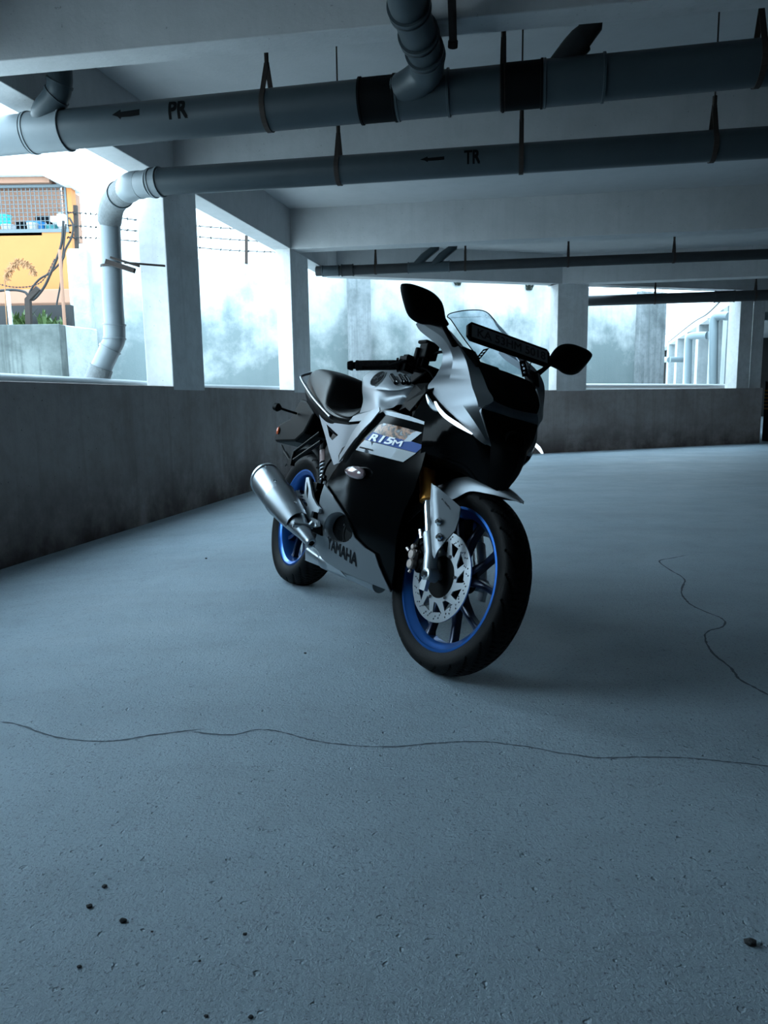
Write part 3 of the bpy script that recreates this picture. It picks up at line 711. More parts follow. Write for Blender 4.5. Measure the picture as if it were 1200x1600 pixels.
tag(pil(P4_[2], P4_[3], 'pilaster'), 'grey pilaster ending the boundary wall by the far pipes', 'pilaster', kind='structure')
# tufts growing on the wall crest
def leaf_tuft(name, c, h, n, m, spread=.5, wd=.02):
    mb = MB()
    for i in range(n):
        an = random.uniform(0, 2 * pi); ln = h * random.uniform(.5, 1.1); out = ln * spread * random.uniform(.3, 1)
        p0 = V(c) + V((random.uniform(-.06, .06), random.uniform(-.04, .04), 0))
        p1 = p0 + V((cos(an) * out * .5, sin(an) * out * .5, ln * .7)); p2 = p0 + V((cos(an) * out * 1.3, sin(an) * out * 1.3, ln))
        sd_ = V((-sin(an), cos(an), 0)) * wd * random.uniform(.6, 1.2)
        mb.add([p0 - sd_ * .3, p0 + sd_ * .3, p1 + sd_, p2, p1 - sd_], [(0, 1, 2, 4), (4, 2, 3)])
    return mb.build(name, m)
M['leaf'] = mat('green_leaf', (.05, .09, .02), .6, noise=.4, nscale=8)
M['dryleaf'] = mat('dry_grass', (.25, .12, .05), .8)
M['darkleaf'] = mat('dark_weeds', (.015, .022, .015), .8)
for x, lab in ((715, 'dark weeds on top of the boundary wall, above the mirror'), (820, 'small dark weeds on top of the boundary wall near the far column')):
    k = {715: 7.0, 820: 8.3}[x]
    p = W1(k - .35 if x == 715 else k, -.02)
    tag(leaf_tuft('weed', (p[0], p[1], 2.93), .16, 60, 'darkleaf', 1.3, .01), lab, 'plant')
# white neighbouring building behind everything on the left
w = MB()
w.prism([(-5.60, 16.5), (2.2, 20.0), (2.2, 20.6), (-5.60, 17.1)], -.4, 9)
tag(w.build('neighbour_building', 'outer_white'), 'overexposed white rendered building behind the barbed wire', 'building', kind='structure')
# right wing across the courtyard
WD = (V(WING1) - V(WING0)).normalized(); WN = V((WD.y, -WD.x)); WL = (V(WING1) - V(WING0)).length
def Wg(t, o=0): p = V(WING0) + WD * t + WN * o; return (p.x, p.y)
w = MB(); w.prism([Wg(0), Wg(WL), Wg(WL, .25), Wg(0, .25)], 2.64, 8.5)
tag(w.build('wing_wall', 'outer_white'), 'white stained wall of the wing across the courtyard', 'wall', kind='structure')
w = MB(); w.prism([Wg(0), Wg(WL), Wg(WL, .2), Wg(0, .2)], -.4, .97)
tag(w.build('wing_parapet', 'parapet'), 'low parapet of the wing across the courtyard', 'wall', kind='structure')
for i, (t0, t1) in enumerate(((.85, 1.35), (2.55, 3.15), (4.9, 5.4), (7.2, 7.8), (9.6, 10.2), (12.2, 12.8))):
    w = MB(); w.prism([Wg(t0), Wg(t1), Wg(t1, .35), Wg(t0, .35)], .9, 2.65)
    tag(w.build('concrete_column', 'wingcol', bevel=.01), ('nearest', 'second nearest', 'third', 'fourth', 'fifth', 'furthest')[i] + ' slim white column of the wing across the courtyard', 'column', kind='structure')
w = MB(); w.prism([F(4.25, .05), F(4.5, .05), (7.02, 14.55), (6.80, 14.6)], -.4, SOF + .4); struct(w.build('wall_gap_blocker', 'column'), 'short wall added behind the last column to block courtyard light')  # added to stop courtyard light entering the bay through the gap
# left: mossy low wall, rough pier, orange house
lw = E['low_wall']
w = MB(); w.prism([(lw[0][0] - 2, 9.5), (lw[1][0], 9.5), (lw[1][0], 9.7), (lw[0][0] - 2, 9.7)], -.4, 1.85)
tag(w.build('low_wall', 'oldwall', bevel=.01), 'mossy grey low wall below the orange house', 'wall', kind='structure')
w = MB(); w.prism([(-4.10, 9.62), (-3.86, 10.3), (-4.4, 10.5), (-4.5, 9.72)], -.4, 1.86)
tag(w.build('wall_pier', 'rough', bevel=.02), 'rough white rendered pier between the low wall and the drop pipe', 'wall', kind='structure')
w = MB(); w.prism([(-4.46, 11.0), (-4.22, 11.05), (-4.25, 11.35), (-4.5, 11.3)], -.4, 3.06)
tag(w.build('broken_wall_end', 'rough', bevel=.02), 'broken grey end of the boundary wall left of the drop pipe', 'wall', kind='structure')

bd = E['bld']
hb = thing('neighbour_house', 'orange rendered house with a caged balcony window at the left edge', 'building', (-7.5, 14.5, -.4))
WORLD = {hb}
_mesh = mesh
def mesh(name, vs, fs, m, parent=None, *a, **k):
    o = _mesh(name, vs, fs, m, parent, *a, **k)
    if parent in WORLD: o.matrix_parent_inverse = Matrix.Translation(-parent.location)
    return o
x0, x1, xe = -12.0, bd['win_r'][0], bd['edge'][0] + .0
zt, zb = 4.90, 4.06
w = MB()
w.box(((x0 + xe) / 2, 14.6, (zb + 3.0) / 2), (xe - x0, .2, zb - 3.0))
w.box(((x1 + xe) / 2 + .02, 14.6, 4.5), (xe - x1 + .06, .2, zt - zb + .1))
w.build('wall', 'orange', hb)
w = MB(); w.box(((x0 + xe) / 2, 14.5, 2.87), (xe - x0 + .03, .34, .26)); w.build('ledge', 'tan', hb, bevel=.02)
w = MB(); w.box(((x0 + xe - .3) / 2, 15.0, 1.2), (xe - x0, .2, 3.2)); w.build('lower_wall', 'tan', hb)
w = MB()
cv = [(x0, 5.02), (-6.19, 5.02), (-5.82, 4.84), (-5.70, 4.84), (-5.70, 6.3), (x0, 6.3)]
w.add([(x, 14.3, z) for x, z in cv] + [(x, 14.9, z) for x, z in cv], [tuple(range(6)), tuple(range(6, 12))[::-1]] + [(k, (k + 1) % 6, 6 + (k + 1) % 6, 6 + k) for k in range(6)])
w.build('canopy_slab', 'outer_white', hb)
w = MB(); w.box(((x0 - 6.1) / 2, 14.66, 4.965), (-6.1 - x0, .5, .1)); w.build('soffit', 'tan', hb)
w = MB(); w.box(((x0 - 6.45) / 2, 15.75, 4.4), (-6.45 - x0, .1, 1.5)); w.build('inner_wall', 'tan', hb)
w = MB(); w.box(((x0 - 6.35) / 2, 15.1, zb - .03), (-6.35 - x0, 1.2, .06)); w.box((-6.2, 14.95, zb - .03), (.4, .6, .06)); w.box((-5.95, 15.0, 4.45), (.1, .6, .9)); w.build('balcony_floor', 'tan', hb)
w = MB()
for x in [x1 - .02, bd['tl'][0] + 1.15 + .0, -8.6]: w.box((x, 14.52, 4.47), (.04, .04, .84))
w.box(((x0 + x1) / 2, 14.52, zb + .02), (x1 - x0, .06, .06)); w.box(((x0 + x1) / 2, 14.52, zt - .02), (x1 - x0, .05, .05))
M['grille'] = mat('grey_painted_grille', (.07, .09, .10), .6)
w.build('grille_frame', 'grille', hb)
w = MB()
for i in range(30): w.box((x1 - .08 * i - .05, 14.53, 4.47), (.012, .012, .82))
for i in range(11): w.box(((-8.6 + x1) / 2, 14.535, zb + .06 + i * .075), (x1 + 8.6, .010, .010))
w.build('grille_mesh', 'grille', hb)
# things on the balcony
M['teal'] = mat('turquoise_plastic', (.02, .50, .52), .4); M['bluepl'] = mat('blue_plastic', (.03, .22, .55), .4)
M['whitepl'] = mat('white_plastic', (.42, .44, .46), .4); M['dgreen'] = mat('dark_teal_plastic', (.03, .22, .24), .5)
def pot(x, r, h, m, lab, z=4.06, y=14.9, cat='bucket'):
    w = MB(); w.lathe((x, y, z), (0, 0, 1), [(0, r * .7), (h * .1, r * .85), (h * .8, r), (h, r * 1.08), (h, r * .9)], 20)
    o = w.build('bucket', m, smooth=True); tag(o, lab, cat)
it = E['items']
pot(it[0][0], .12, .20, 'teal', 'turquoise tub on the house balcony, leftmost behind the grille', 4.26)
pot(it[1][0] + .02, .13, .22, 'whitepl', 'white tub under the turquoise one on the balcony')
pot(it[3][0] + .0, .17, .26, 'bluepl', 'blue bucket on the house balcony')
pot(it[3][0] + .02, .10, .20, 'whitepl', 'small white pot in front of the blue bucket', y=14.68)
pot(it[4][0], .12, .20, 'dgreen', 'dark teal tub at the right of the balcony')
w = MB(); w.box((it[5][0], 15.0, 4.34), (.26, .2, .10)); w.box((it[5][0] + .05, 15.0, 4.45), (.14, .16, .14)); w.box((it[5][0], 15.0, 4.15), (.2, .2, .26))
tag(w.build('white_box', 'whitepl', bevel=.01), 'white boxes stacked at the balcony corner', 'box')
w = MB(); w.box((-6.62, 15.3, 4.42), (.34, .1, .22)); w.box((-7.05, 15.3, 4.25), (.25, .1, .35))
tag(w.build('dark_crate', 'letter'), 'dark crate standing at the back of the balcony', 'crate')

# ------------------------------------------------------------------ posts, wires, cables, plants outside left
def post(pts, r, m, lab, n=4, name='fence_post', cat='post'):
    w = MB(); w.tube(pts, r, n); return tag(w.build(name, m), lab, cat)
p = E['post1']; post([(p[0][0], 11.2, p[0][2] + .1), (p[1][0] + .02, 11.2, 3.0)], .035, 'rust', 'rusty upright carrying the barbed wire, left of the drop pipe')
p = E['post2']; post([p[0], p[1]], .03, 'rust', 'short rusty barbed wire post seen between the two left columns')
p = E['bent_post']; post([(p[0][0], 9.6, 1.5), p[1], p[2]], .045, 'rust', 'rusty bent post behind the mossy wall')
p = E['white_post']; post([p[0], (p[1][0], p[1][1], 1.5)], .025, 'whitepl', 'white slanting post behind the mossy wall', 8)
p = E['thin_pipe']; post([p[0], (p[1][0], p[1][1], 1.2)], .022, 'tan', 'thin beige pipe rising beside the broken wall end', 8, 'thin_pipe', 'pipe')
for L_, lab in zip(E['wire'], ('top', 'middle', 'lowest')):
    w = MB(); pts = crom(L_, 6)
    w.tube(pts, .007, 4)
    for q in crom(L_, 14)[::2]:
        w.box(q, (.03, .012, .012), Matrix.Rotation(random.uniform(0, 3), 3, 'Y'))
        w.box(q, (.012, .012, .04), Matrix.Rotation(random.uniform(0, 3), 3, 'Y'))
    tag(w.build('barbed_wire', 'wire'), lab + ' strand of barbed wire above the boundary wall', 'wire')
w = MB(); w.tube(crom([(-5.6, 9.9, 2.52), (-5.1, 9.9, 2.44), (-4.72, 9.9, 2.36), (-4.4, 9.9, 2.42), (-4.2, 9.9, 2.7)], 8), .005, 4)
for q in crom([(-5.6, 9.9, 2.52), (-5.1, 9.9, 2.44), (-4.72, 9.9, 2.36), (-4.4, 9.9, 2.42), (-4.2, 9.9, 2.7)], 8): w.box(q, (.018, .006, .018), Matrix.Rotation(random.uniform(0, 3), 3, 'Y'))
tag(w.build('barbed_wire', 'wire'), 'sagging barbed wire in front of the orange wall', 'wire')
for L_, r, m, lab in zip(E['cables'], (.018, .014, .012), ('wire', 'wire', 'wire'), ('thick black cable looping down past the orange wall to the left', 'second black cable looping beside the rusty upright', 'thin dark cable hanging beside the beige pipe')):
    w = MB(); w.tube(crom(L_, 6), r, 8); tag(w.build('cable', m, smooth=True), lab, 'cable')
p = E['wirebox']; w = MB(); w.box(p, (.11, .08, .16)); w.box((p[0] - .1, p[1], p[2] + .02), (.1, .06, .08)); tag(w.build('junction_box', 'whitepl', bevel=.008), 'small white junction box on the rusty upright', 'box')
w = MB(); pl_ = crom(E['plume'], 8); w.tube(pl_, .006, 5)
for q in pl_[4:]:
    for k in range(7):
        e_ = q + V((random.uniform(-.05, .05), random.uniform(-.04, .04), random.uniform(-.10, .03)))
        w.tube([q, e_], .006, 3)
stem = [(-4.79, 9.7, 1.8), (-4.78, 9.7, 2.2), E['plume'][0]]
w.tube(crom(stem, 5), .006, 5)
tag(w.build('grass_plume', 'dryleaf'), 'drooping dry grass plume in front of the orange wall', 'plant')
for q, h, lab in zip(E['plants'], (.28, .34, .30, .26, .22), ('leftmost', 'second', 'middle', 'fourth', 'rightmost')):
    tag(leaf_tuft('weed', (q[0], q[1] + .12, 1.75), h, 20, 'leaf', .35, .03), lab + ' of the green weeds showing over the mossy wall', 'plant')
w = MB(); w.box((-4.9, 10.1, 1.9), (1.6, .1, .5)); tag(w.build('painted_shade_strip', 'wire'), 'dark strip of shade behind the weeds', 'wall', kind='structure')  # added dark box standing in for shade, no roof here

# ------------------------------------------------------------------ pipes
def pipe_thing(name, lab, cat='pipe', loc=(0, 0, 0)):
    r = thing(name, lab, cat, loc); WORLD.add(r); return r
def coupling(parent, p, q, r, m='pvc', name='coupling', lip=.004):
    w = MB(); p = V(p); q = V(q); d = (q - p).normalized(); ln = (q - p).length
    w.lathe(p, d, [(0, r - lip), (0, r + lip * 1.4), (.012, r + lip * 1.4), (.014, r), (ln - .014, r), (ln - .012, r + lip * 1.4), (ln, r + lip * 1.4), (ln, r - lip)], 40)
    return w.build(name, m, parent, smooth=True)
def lerp(a, b, t): return V(a).lerp(V(b), t)
def hanger(p, pr, ax, lab, top=SLAB, kind='loop'):
    p = V(p); ax = V(ax).normalized()
    side_ = ax.cross(V((0, 0, 1))).normalized()
    h = thing('pipe_hanger', lab, 'pipe hanger', (p.x, p.y, top)); WORLD.add(h)
    apex = p + V((0, 0, pr + .14))
    w = MB(); w.tube([(p.x, p.y, top), apex - V((0, 0, .02))], .005, 8); w.build('threaded_rod', 'rust', h)
    w = MB(); w.tube([apex + V((0, 0, .05)), apex - V((0, 0, .03))], .013, 6); w.build('nut', 'rust', h)
    loop = [apex] + [p + (side_ * cos(a_) + V((0, 0, 1)) * sin(a_)) * (pr + .004) for a_ in [radians(x) for x in range(40, -221, -13)]] 
    w = MB(); N = len(loop)
    for i in range(N):
        a_, b2 = loop[i], loop[(i + 1) % N]
        t_ = (b2 - a_); nrm = t_.cross(ax).normalized() * .0025; hw = ax * .014
        w.hexa([a_ - hw - nrm, a_ + hw - nrm, a_ + hw + nrm, a_ - hw + nrm], [b2 - hw - nrm, b2 + hw - nrm, b2 + hw + nrm, b2 - hw + nrm])
    w.build('strap', 'rust', h)
def stencil(parent, txt, p, q, axis0, axis1, r, height, z_mid, name='stencil_letters', tri=None):
    """paint wrapped on the camera-facing flank of a straight pipe between p and q"""
    A_ = V(axis0); d = (V(axis1) - A_).normalized()
    t0 = (V(p) - A_).dot(d); t1 = (V(q) - A_).dot(d)
    up = V((0, 0, 1)); up = (up - d * up.dot(d)).normalized(); fr = up.cross(d).normalized()
    if fr.y > 0: fr = -fr
    vs, fs = tri if tri else text_tris(txt, bold=.035)
    vs, fs = refine(vs, fs, .12)
    out = []
    for v_ in vs:
        an = (v_.y - .5) * height / r + z_mid
        out.append(A_ + d * (t0 + (t1 - t0) * v_.x) + (fr * cos(an) + up * sin(an)) * (r + .0015))
    return mesh(name, out, fs, 'stencil', parent)
ARROW = ([V((0, .5, 0)), V((.3, .98, 0)), V((.32, .72, 0)), V((.65, .76, 0)), V((1, .82, 0)), V((1, .25, 0)), V((.65, .2, 0)), V((.34, .22, 0)), V((.3, .05, 0)), V((.2, .3, 0))], [(0, 2, 1), (0, 9, 7, 2), (9, 8, 7), (7, 6, 3, 2), (6, 5, 4, 3)])

prp = [V(x) for x in E['pr']]
PR0, PR1 = prp[1], prp[3]
PRd = (PR1 - PR0).normalized(); RPR = .108
PRL = PR0 - PRd * .75; PRR = PR1 + PRd * 3.5
def PRt(x): return PR0 + PRd * ((x - PR0.x) / PRd.x)
R1 = pipe_thing('drain_pipe', 'fat grey drain pipe stencilled PR hanging below the ceiling', loc=tuple(PRL))
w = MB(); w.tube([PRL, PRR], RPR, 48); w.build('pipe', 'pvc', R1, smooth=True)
coupling(R1, PRt(E['pr_c'][0][0]), PRt(E['pr_c'][2][0]), RPR * 1.05, 'pvc_light')
coupling(R1, PRL, PRt(E['pr_c'][0][0] - .01), RPR * 1.01, 'pvc_light')
coupling(R1, PRt(E['pr_c1'][0][0]), PRt(E['pr_c1'][1][0]), RPR * 1.05, 'pvc_band', 'rubber_band')
coupling(R1, PRt(E['pr_c1'][1][0] + .002), PRt(E['pr_c1'][2][0]), RPR * 1.04, 'pvc')
coupling(R1, PRt(E['pr_c2'][0][0]), PRt(E['pr_c2'][1][0]), RPR * 1.05, 'pvc_band', 'rubber_band')
coupling(R1, PRt(E['pr_c2'][1][0] + .002), PRt(E['pr_c2'][2][0]), RPR * 1.04, 'pvc')
def bendpipe(parent, pts, r, m='pvc', name='elbow', n=6, rings=()):
    w = MB(); w.tube(crom(pts, n), r, 32); o = w.build(name, m, parent, smooth=True)
    for k in rings:
        a_ = V(pts[k]); b2 = V(pts[min(k + 1, len(pts) - 1)]) if k < len(pts) - 1 else a_ + (a_ - V(pts[k - 1]))
        d = (b2 - a_).normalized(); w = MB()
        w.lathe(a_ - d * .008, d, [(0, r * .98), (0, r * 1.09), (.016, r * 1.09), (.016, r * .98)], 32); w.build('joint_ring', 'pvc_light' if m == 'pvc_light' else 'pvc', o, smooth=True)
    return o
q = [V(x) for x in E['pr_el']]
bendpipe(R1, [q[0] + V((0, 0, .31)), q[0], q[1], q[2], q[3], PRt(-1.99)], .070, 'pvc', 'branch_elbow', rings=(2, 3))
stencil(R1, 'PR', E['txt_pr'][0], E['txt_pr'][1], PR0, PR1, RPR, .10, .10)
stencil(R1, '', E['txt_pr'][2], E['txt_pr'][3], PR0, PR1, RPR, .06, .12, 'stencil_arrow', ARROW)
q = [V(x) for x in E['pr_mid']]
R1b = pipe_thing('drain_pipe', 'jointed grey pipe dropping from the ceiling into the PR pipe near the top centre', loc=tuple(q[0]))
w = MB(); w.tube([(q[0].x - .05, 2.4, 2.70), q[0], q[1], q[2], q[3]], .085, 32); w.build('pipe', 'pvc', R1b, smooth=True)
for k, t_ in ((1, .1), (2, .05), (2, .65)):
    a_ = q[k].lerp(q[k + 1], t_); d = (q[k + 1] - q[k]).normalized()
    coupling(R1b, a_, a_ + d * .05, .092, 'pvc', 'joint_ring')
bendpipe(R1b, [q[3] - (q[4] - q[3]) * .4, q[3] + V((0, .02, -.005)), q[4], q[5], PRt(.06)], .088, 'pvc', 'elbow')
q = [V(x) for x in E['pr_right']]
R1c = pipe_thing('drain_branch', 'short slanting grey branch rising from the PR pipe to the slab at the right', loc=tuple(q[3]))
w = MB(); w.tube([q[3], q[2], q[1] + V((0, 0, -.01))], .068, 32); w.build('pipe', 'oldpipe', R1c, smooth=True)
w = MB(); w.tube([q[2].lerp(q[1], .3), q[1], q[0], q[0] + V((.03, .02, .34))], .06, 32); w.build('elbow', 'oldpipe', R1c, smooth=True)
q = [V(x) for x in E['conduit']]
w = MB(); w.tube([q[0], q[1], q[2]], .02, 12); w.tube([q[2], q[2] + V((0, .02, -.02))], .024, 12)
tag(w.build('conduit', 'rust', smooth=True), 'thin rusty conduit ending below the nearest beam', 'pipe')

trp = [V(x) for x in E['tr']]; TR0, TR1 = trp[0], trp[2]; TRd = (TR1 - TR0).normalized(); RTR = .087
def TRt(x): return TR0 + TRd * ((x - TR0.x) / TRd.x)
R2 = pipe_thing('drain_pipe', 'grey drain pipe stencilled TR with a bent drop outside the left column', loc=tuple(TR0))
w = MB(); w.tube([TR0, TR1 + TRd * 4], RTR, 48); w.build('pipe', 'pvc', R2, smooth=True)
q = [V(x) for x in E['tr_el']]
coupling(R2, q[1], TRt(-1.47), RTR * 1.05, 'pvc_light')
bendpipe(R2, [q[0], q[1], q[2]], RTR * .99, 'pvc_light', rings=(1,))
o_ = bendpipe(R2, [q[2], q[3], q[4], q[5]], RTR * 1.02, 'pvc_dirty', 'cement_smeared_elbow', rings=(1,))
bendpipe(R2, [q[1].lerp(q[2], .6), q[2], q[2].lerp(q[3], .4)], RTR * 1.03, 'pvc_light')
q = [V(x) for x in E['tr_down']]
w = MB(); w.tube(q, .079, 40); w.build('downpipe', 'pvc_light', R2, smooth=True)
q = [V(x) for x in E['tr_low']]
coupling(R2, q[0] + V((0, 0, .02)), q[1], .084, 'pvc_light')
bendpipe(R2, [q[0], q[1], q[2], q[3]], .081, 'pvc_light', rings=(2,))
bendpipe(R2, [q[2].lerp(q[3], .62), q[4]], .092, 'pvc_dirty', 'cement_smeared_socket', 1)
q = E['clip']; w = MB(); w.box(V(q[0]).lerp(V(q[1]), .5), (.22, .04, .035), Matrix.Rotation(.32, 3, 'Y')); w.box(V(q[0]).lerp(V(q[1]), .5) + V((.02, .05, .04)), (.22, .03, .015), Matrix.Rotation(.3, 3, 'Y'))
w.tube([V(q[2]) + V((-.12, 0, .0)), V(q[2]) + V((.16, .1, -.01))], .008, 6); w.build('clamp_bar', 'rust', R2)
w = MB(); w.lathe((-2.098, 5.99, 1.90), (0, 0, 1), [(0, .078), (0, .086), (.018, .086), (.018, .078)], 32); w.build('clamp_ring', 'rust', R2)
stencil(R2, 'TR', E['txt_tr'][0], E['txt_tr'][1], TR0, TR1, RTR, .085, .05)
stencil(R2, '', E['txt_tr'][2], E['txt_tr'][3], TR0, TR1, RTR, .035, .05, 'stencil_arrow', ARROW)

q = [V(x) for x in E['p3']]; P30 = q[0]; P31 = q[1]; p3d = (P31 - P30).normalized()
def P3t(x): return P30 + p3d * ((x - P30.x) / p3d.x)
R3 = pipe_thing('drain_pipe', 'far thin drain pipe under the beam above the windscreen', loc=tuple(P30))
w = MB(); w.tube([P30, P31 + p3d * 8], .062, 32); w.build('pipe', 'oldpipe', R3, smooth=True)
coupling(R3, P3t(-.78), P3t(-.55), .068, 'pvc', 'coupling'); coupling(R3, P3t(-.52), P3t(-.36), .074, 'oldpipe', 'coupling')
coupling(R3, P3t(.36), P3t(.90), .067, 'pvc', 'coupling')
for br in E['p3_br']:
    w = MB(); w.tube([br[0], br[1], br[2], V(br[2]) + V((.04, 0, .27))], .055, 24); w.build('branch', 'pvc', R3, smooth=True)
q = [V(x) for x in E['p4']]; P40, P41 = q[0], q[1]; p4d = (P41 - P40).normalized()
R4 = pipe_thing('drain_pipe', 'dark drain pipe crossing the right far opening', loc=tuple(P40))
w = MB(); w.tube([P40 - p4d * .05, P41 + p4d * 8], .083, 32); w.build('pipe', 'oldpipe', R4, smooth=True)
coupling(R4, P40 + p4d * 2.2, P40 + p4d * 2.5, .089, 'oldpipe')
for x, nm in zip(E['hang_pr'], ('beside the letters PR', 'at the right of the centre band', 'nearest the right edge')):
    hanger(PRt(x[0]), RPR, PRd, 'rusty strap hanger on the PR pipe ' + nm)
for x, nm in zip(E['hang_tr'], ('left of its arrow', 'right of the letters TR', 'nearest the right edge')):
    hanger(TRt(x[0]), RTR, TRd, 'rusty strap hanger on the TR pipe ' + nm)
for x, nm in zip(E['hang_p3'], ('leftmost', 'second', 'third', 'rightmost')):
    hanger(P3t(x[0]), .062, p3d, 'small hanger on the far thin pipe, ' + nm)
for x, nm in zip(E['hang_p4'], ('left', 'right')):
    hanger(P40 + p4d * ((x[0] - P40.x) / p4d.x), .083, p4d, 'hanger on the dark pipe in the right opening, ' + nm + ' one')
# pipes lying / standing outside
q = E['far_pipe']; w = MB(); w.tube([q[0], lerp(q[0], q[1], .5) , q[1]], .045, 16); w.tube([q[1], V(q[1]) + V((.12, .1, -.05))], .05, 16)
tag(w.build('white_pipe', 'whitepl', smooth=True), 'white pipe lying along the top of the far parapet', 'pipe')
M['whitepipe'] = mat('pale_blue_grey_pipe', (.17, .215, .235), .45)
for k, (L_, lab) in enumerate(zip(E['wp'], ('nearest pale pipe bending down the wing wall', 'second pale pipe bending down the wing wall', 'furthest short pale pipe stub on the wing wall'))):
    w = MB(); w.tube(crom(L_, 4), .085, 20); w.tube([V(L_[0]), V(L_[0]) + V((.8, .1, 0))], .085, 20)
    tag(w.build('wall_pipe', 'whitepipe', smooth=True), lab, 'pipe')
w = MB(); w.tube([(*L(-1, .30), 1.0), (*L(2.0, .33), .985), (*L(3.0, .33), .97), (*L(5.9, .33), .99)], .055, 16)
tag(w.build('white_pipe', 'pvc_light', smooth=True), 'pale pipe running along the outside of the left parapet', 'pipe')
w = MB(); w.tube(crom([(6.60, 14.75, 2.72), (6.66, 14.8, 2.86), (6.72, 14.9, 2.95), (6.85, 15.3, 2.98)], 6), .02, 6); w.tube(crom([(6.62, 14.75, 2.70), (7.3, 17, 2.66), (8.0, 19.5, 2.70), (9.5, 25, 2.62)], 6), .018, 6)
tag(w.build('cable', 'wire'), 'black cable sagging along the wing wall', 'cable')
# striped guard in the dark bay
q = V(E['stripe'][1]); g_ = thing('striped_guard', 'orange and black striped guard in the dark bay at the right edge', 'guard', (q.x + .12, q.y, 0)); WORLD.add(g_)
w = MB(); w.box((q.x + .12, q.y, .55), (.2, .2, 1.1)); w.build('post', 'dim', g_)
M['hazard'] = mat('orange_stripe_paint', (.45, .20, .03), .6)
for i in range(6):
    w = MB(); w.box((q.x + .12, q.y, .60 + i * .065), (.206, .206, .032)); w.build('stripe', 'hazard', g_)
for x, lab in ((7.05, 'thin grey pipe standing in the dark bay'), (7.6, 'second thin pipe standing in the dark bay')):
    w = MB(); w.tube([(x, 14.6, 0), (x, 14.6, 3.08)], .03, 10); tag(w.build('standing_pipe', 'pvc', smooth=True), lab, 'pipe')
# cracks and grit on the floor
def crack(pts, w0, lab):
    P = crom([V(p) for p in pts], 5); w = MB(); n = len(P); vs = []
    for i, p in enumerate(P):
        t_ = (P[min(i + 1, n - 1)] - P[max(i - 1, 0)]).normalized(); s_ = V((-t_.y, t_.x, 0))
        j = s_ * random.uniform(-.0012, .0012); wd = w0 * random.uniform(.5, 1.3) * min(1, .3 + i / 4, .3 + (n - 1 - i) / 4)
        vs += [p + j + s_ * wd + V((0, 0, .0008)), p + j - s_ * wd + V((0, 0, .0008))]
    w.add(vs, [(2 * i, 2 * i + 1, 2 * i + 3, 2 * i + 2) for i in range(n - 1)])
    tag(w.build('floor_crack', 'crack'), lab, 'crack', kind='structure')
crack(E['crack'], .0032, 'crack in the floor at the left')
crack(E['crack_b'], .0028, 'long winding crack across the floor in the foreground')
crack(E['crack2'], .0040, 'zigzag crack in the dark patch right of the front wheel')
labs = ['upper of the three dark stones near the lower left', 'left of the three dark stones near the lower left', 'right of the three dark stones near the lower left', 'small dark stone below the crack, left of centre', 'tiny dark stone at the bottom, left of centre', 'sliver of dark grit at the lower left edge', 'tiny dark grit just left of the bottom stone', 'largest dark lump at the lower right', 'speck of dark grit beside the three stones', 'speck of dark grit below the three stones', 'dark stone on the floor behind the crack', 'dark stone on the floor near the left parapet']
for (x, y, z, r), lab in zip(E['pebbles'], labs):
    bm = bmesh.new(); bmesh.ops.create_icosphere(bm, subdivisions=2, radius=r)
    for v_ in bm.verts: v_.co = V((v_.co.x * 1.3, v_.co.y, v_.co.z * .7)) * random.uniform(.8, 1.15)
    me = bpy.data.meshes.new('pebble'); bm.to_mesh(me); bm.free(); me.materials.append(M['pebble'])
    o = bpy.data.objects.new('pebble', me); o.location = (x, y, r * .45); link(o); tag(o, lab, 'stone')
# ================================================================== THE MOTORCYCLE
# local frame: x forward, y to the bike's left, z up, origin on the ground under the rear axle
BX, BY, BHEAD, BLEAN, STEER = -0.43195, 3.41407, -1.113155, 0.258559, 0.101
bike = thing('motorcycle', 'silver, black and blue sport motorcycle leaning on its side stand on the garage floor', 'motorcycle')
bh = V((cos(BHEAD), sin(BHEAD), 0)); bl = V((-sin(BHEAD), cos(BHEAD), 0)); bz = V((0, 0, 1))
bZ = cos(BLEAN) * bz + sin(BLEAN) * bl; bY = cos(BLEAN) * bl - sin(BLEAN) * bz
bm_ = Matrix((bh, bY, bZ)).transposed().to_4x4(); bm_.translation = V((BX, BY, 0)); bike.matrix_world = bm_
RK = radians(25); SA = V((-sin(RK), 0, cos(RK))); SO = V((1.325 - .035 * cos(RK), 0, .295 - .035 * sin(RK)))
SR = Matrix.Rotation(STEER, 3, SA)
def st(v): return SO + SR @ (V(v) - SO)
RC, RS = D['RBF']
RNUM = len(RC)
def WF(x, z):
    s = RS[RNUM] + RS[RNUM + 1] * x + RS[RNUM + 2] * z
    for i in range(RNUM):
        r2 = (RC[i][0] - x) ** 2 + (RC[i][1] - z) ** 2
        if r2 > 1e-12: s += RS[i] * .5 * r2 * math.log(r2)
    return s
def panel(name, outline, m, parent, off=0., holes=(), thick=.004, step=.022, sides=(-1, 1), sm=0, prof=None, label=None):
    if sm: outline = [tuple(v)[:2] for v in crom([(p[0], p[1], 0) for p in outline], sm, True)]
    ov, fs = plan_fill(outline, holes, step)
    res = []
    for s in sides:
        vs = [V((p[0], s * (WF(p[0], p[1]) + off + (prof(p[0], p[1]) if prof else 0)), p[1])) for p in ov]
        f2 = fs if s < 0 else [f[::-1] for f in fs]
        o = mesh(name, vs, f2, m, parent, True, 50)
        if thick:
            md = o.modifiers.new('thickness', 'SOLIDIFY'); md.thickness = thick; md.offset = 0; es_ = o.modifiers.new('edge_split', 'EDGE_SPLIT'); es_.split_angle = radians(38)
        if label: o['label'] = label
        res.append(o)
    return res
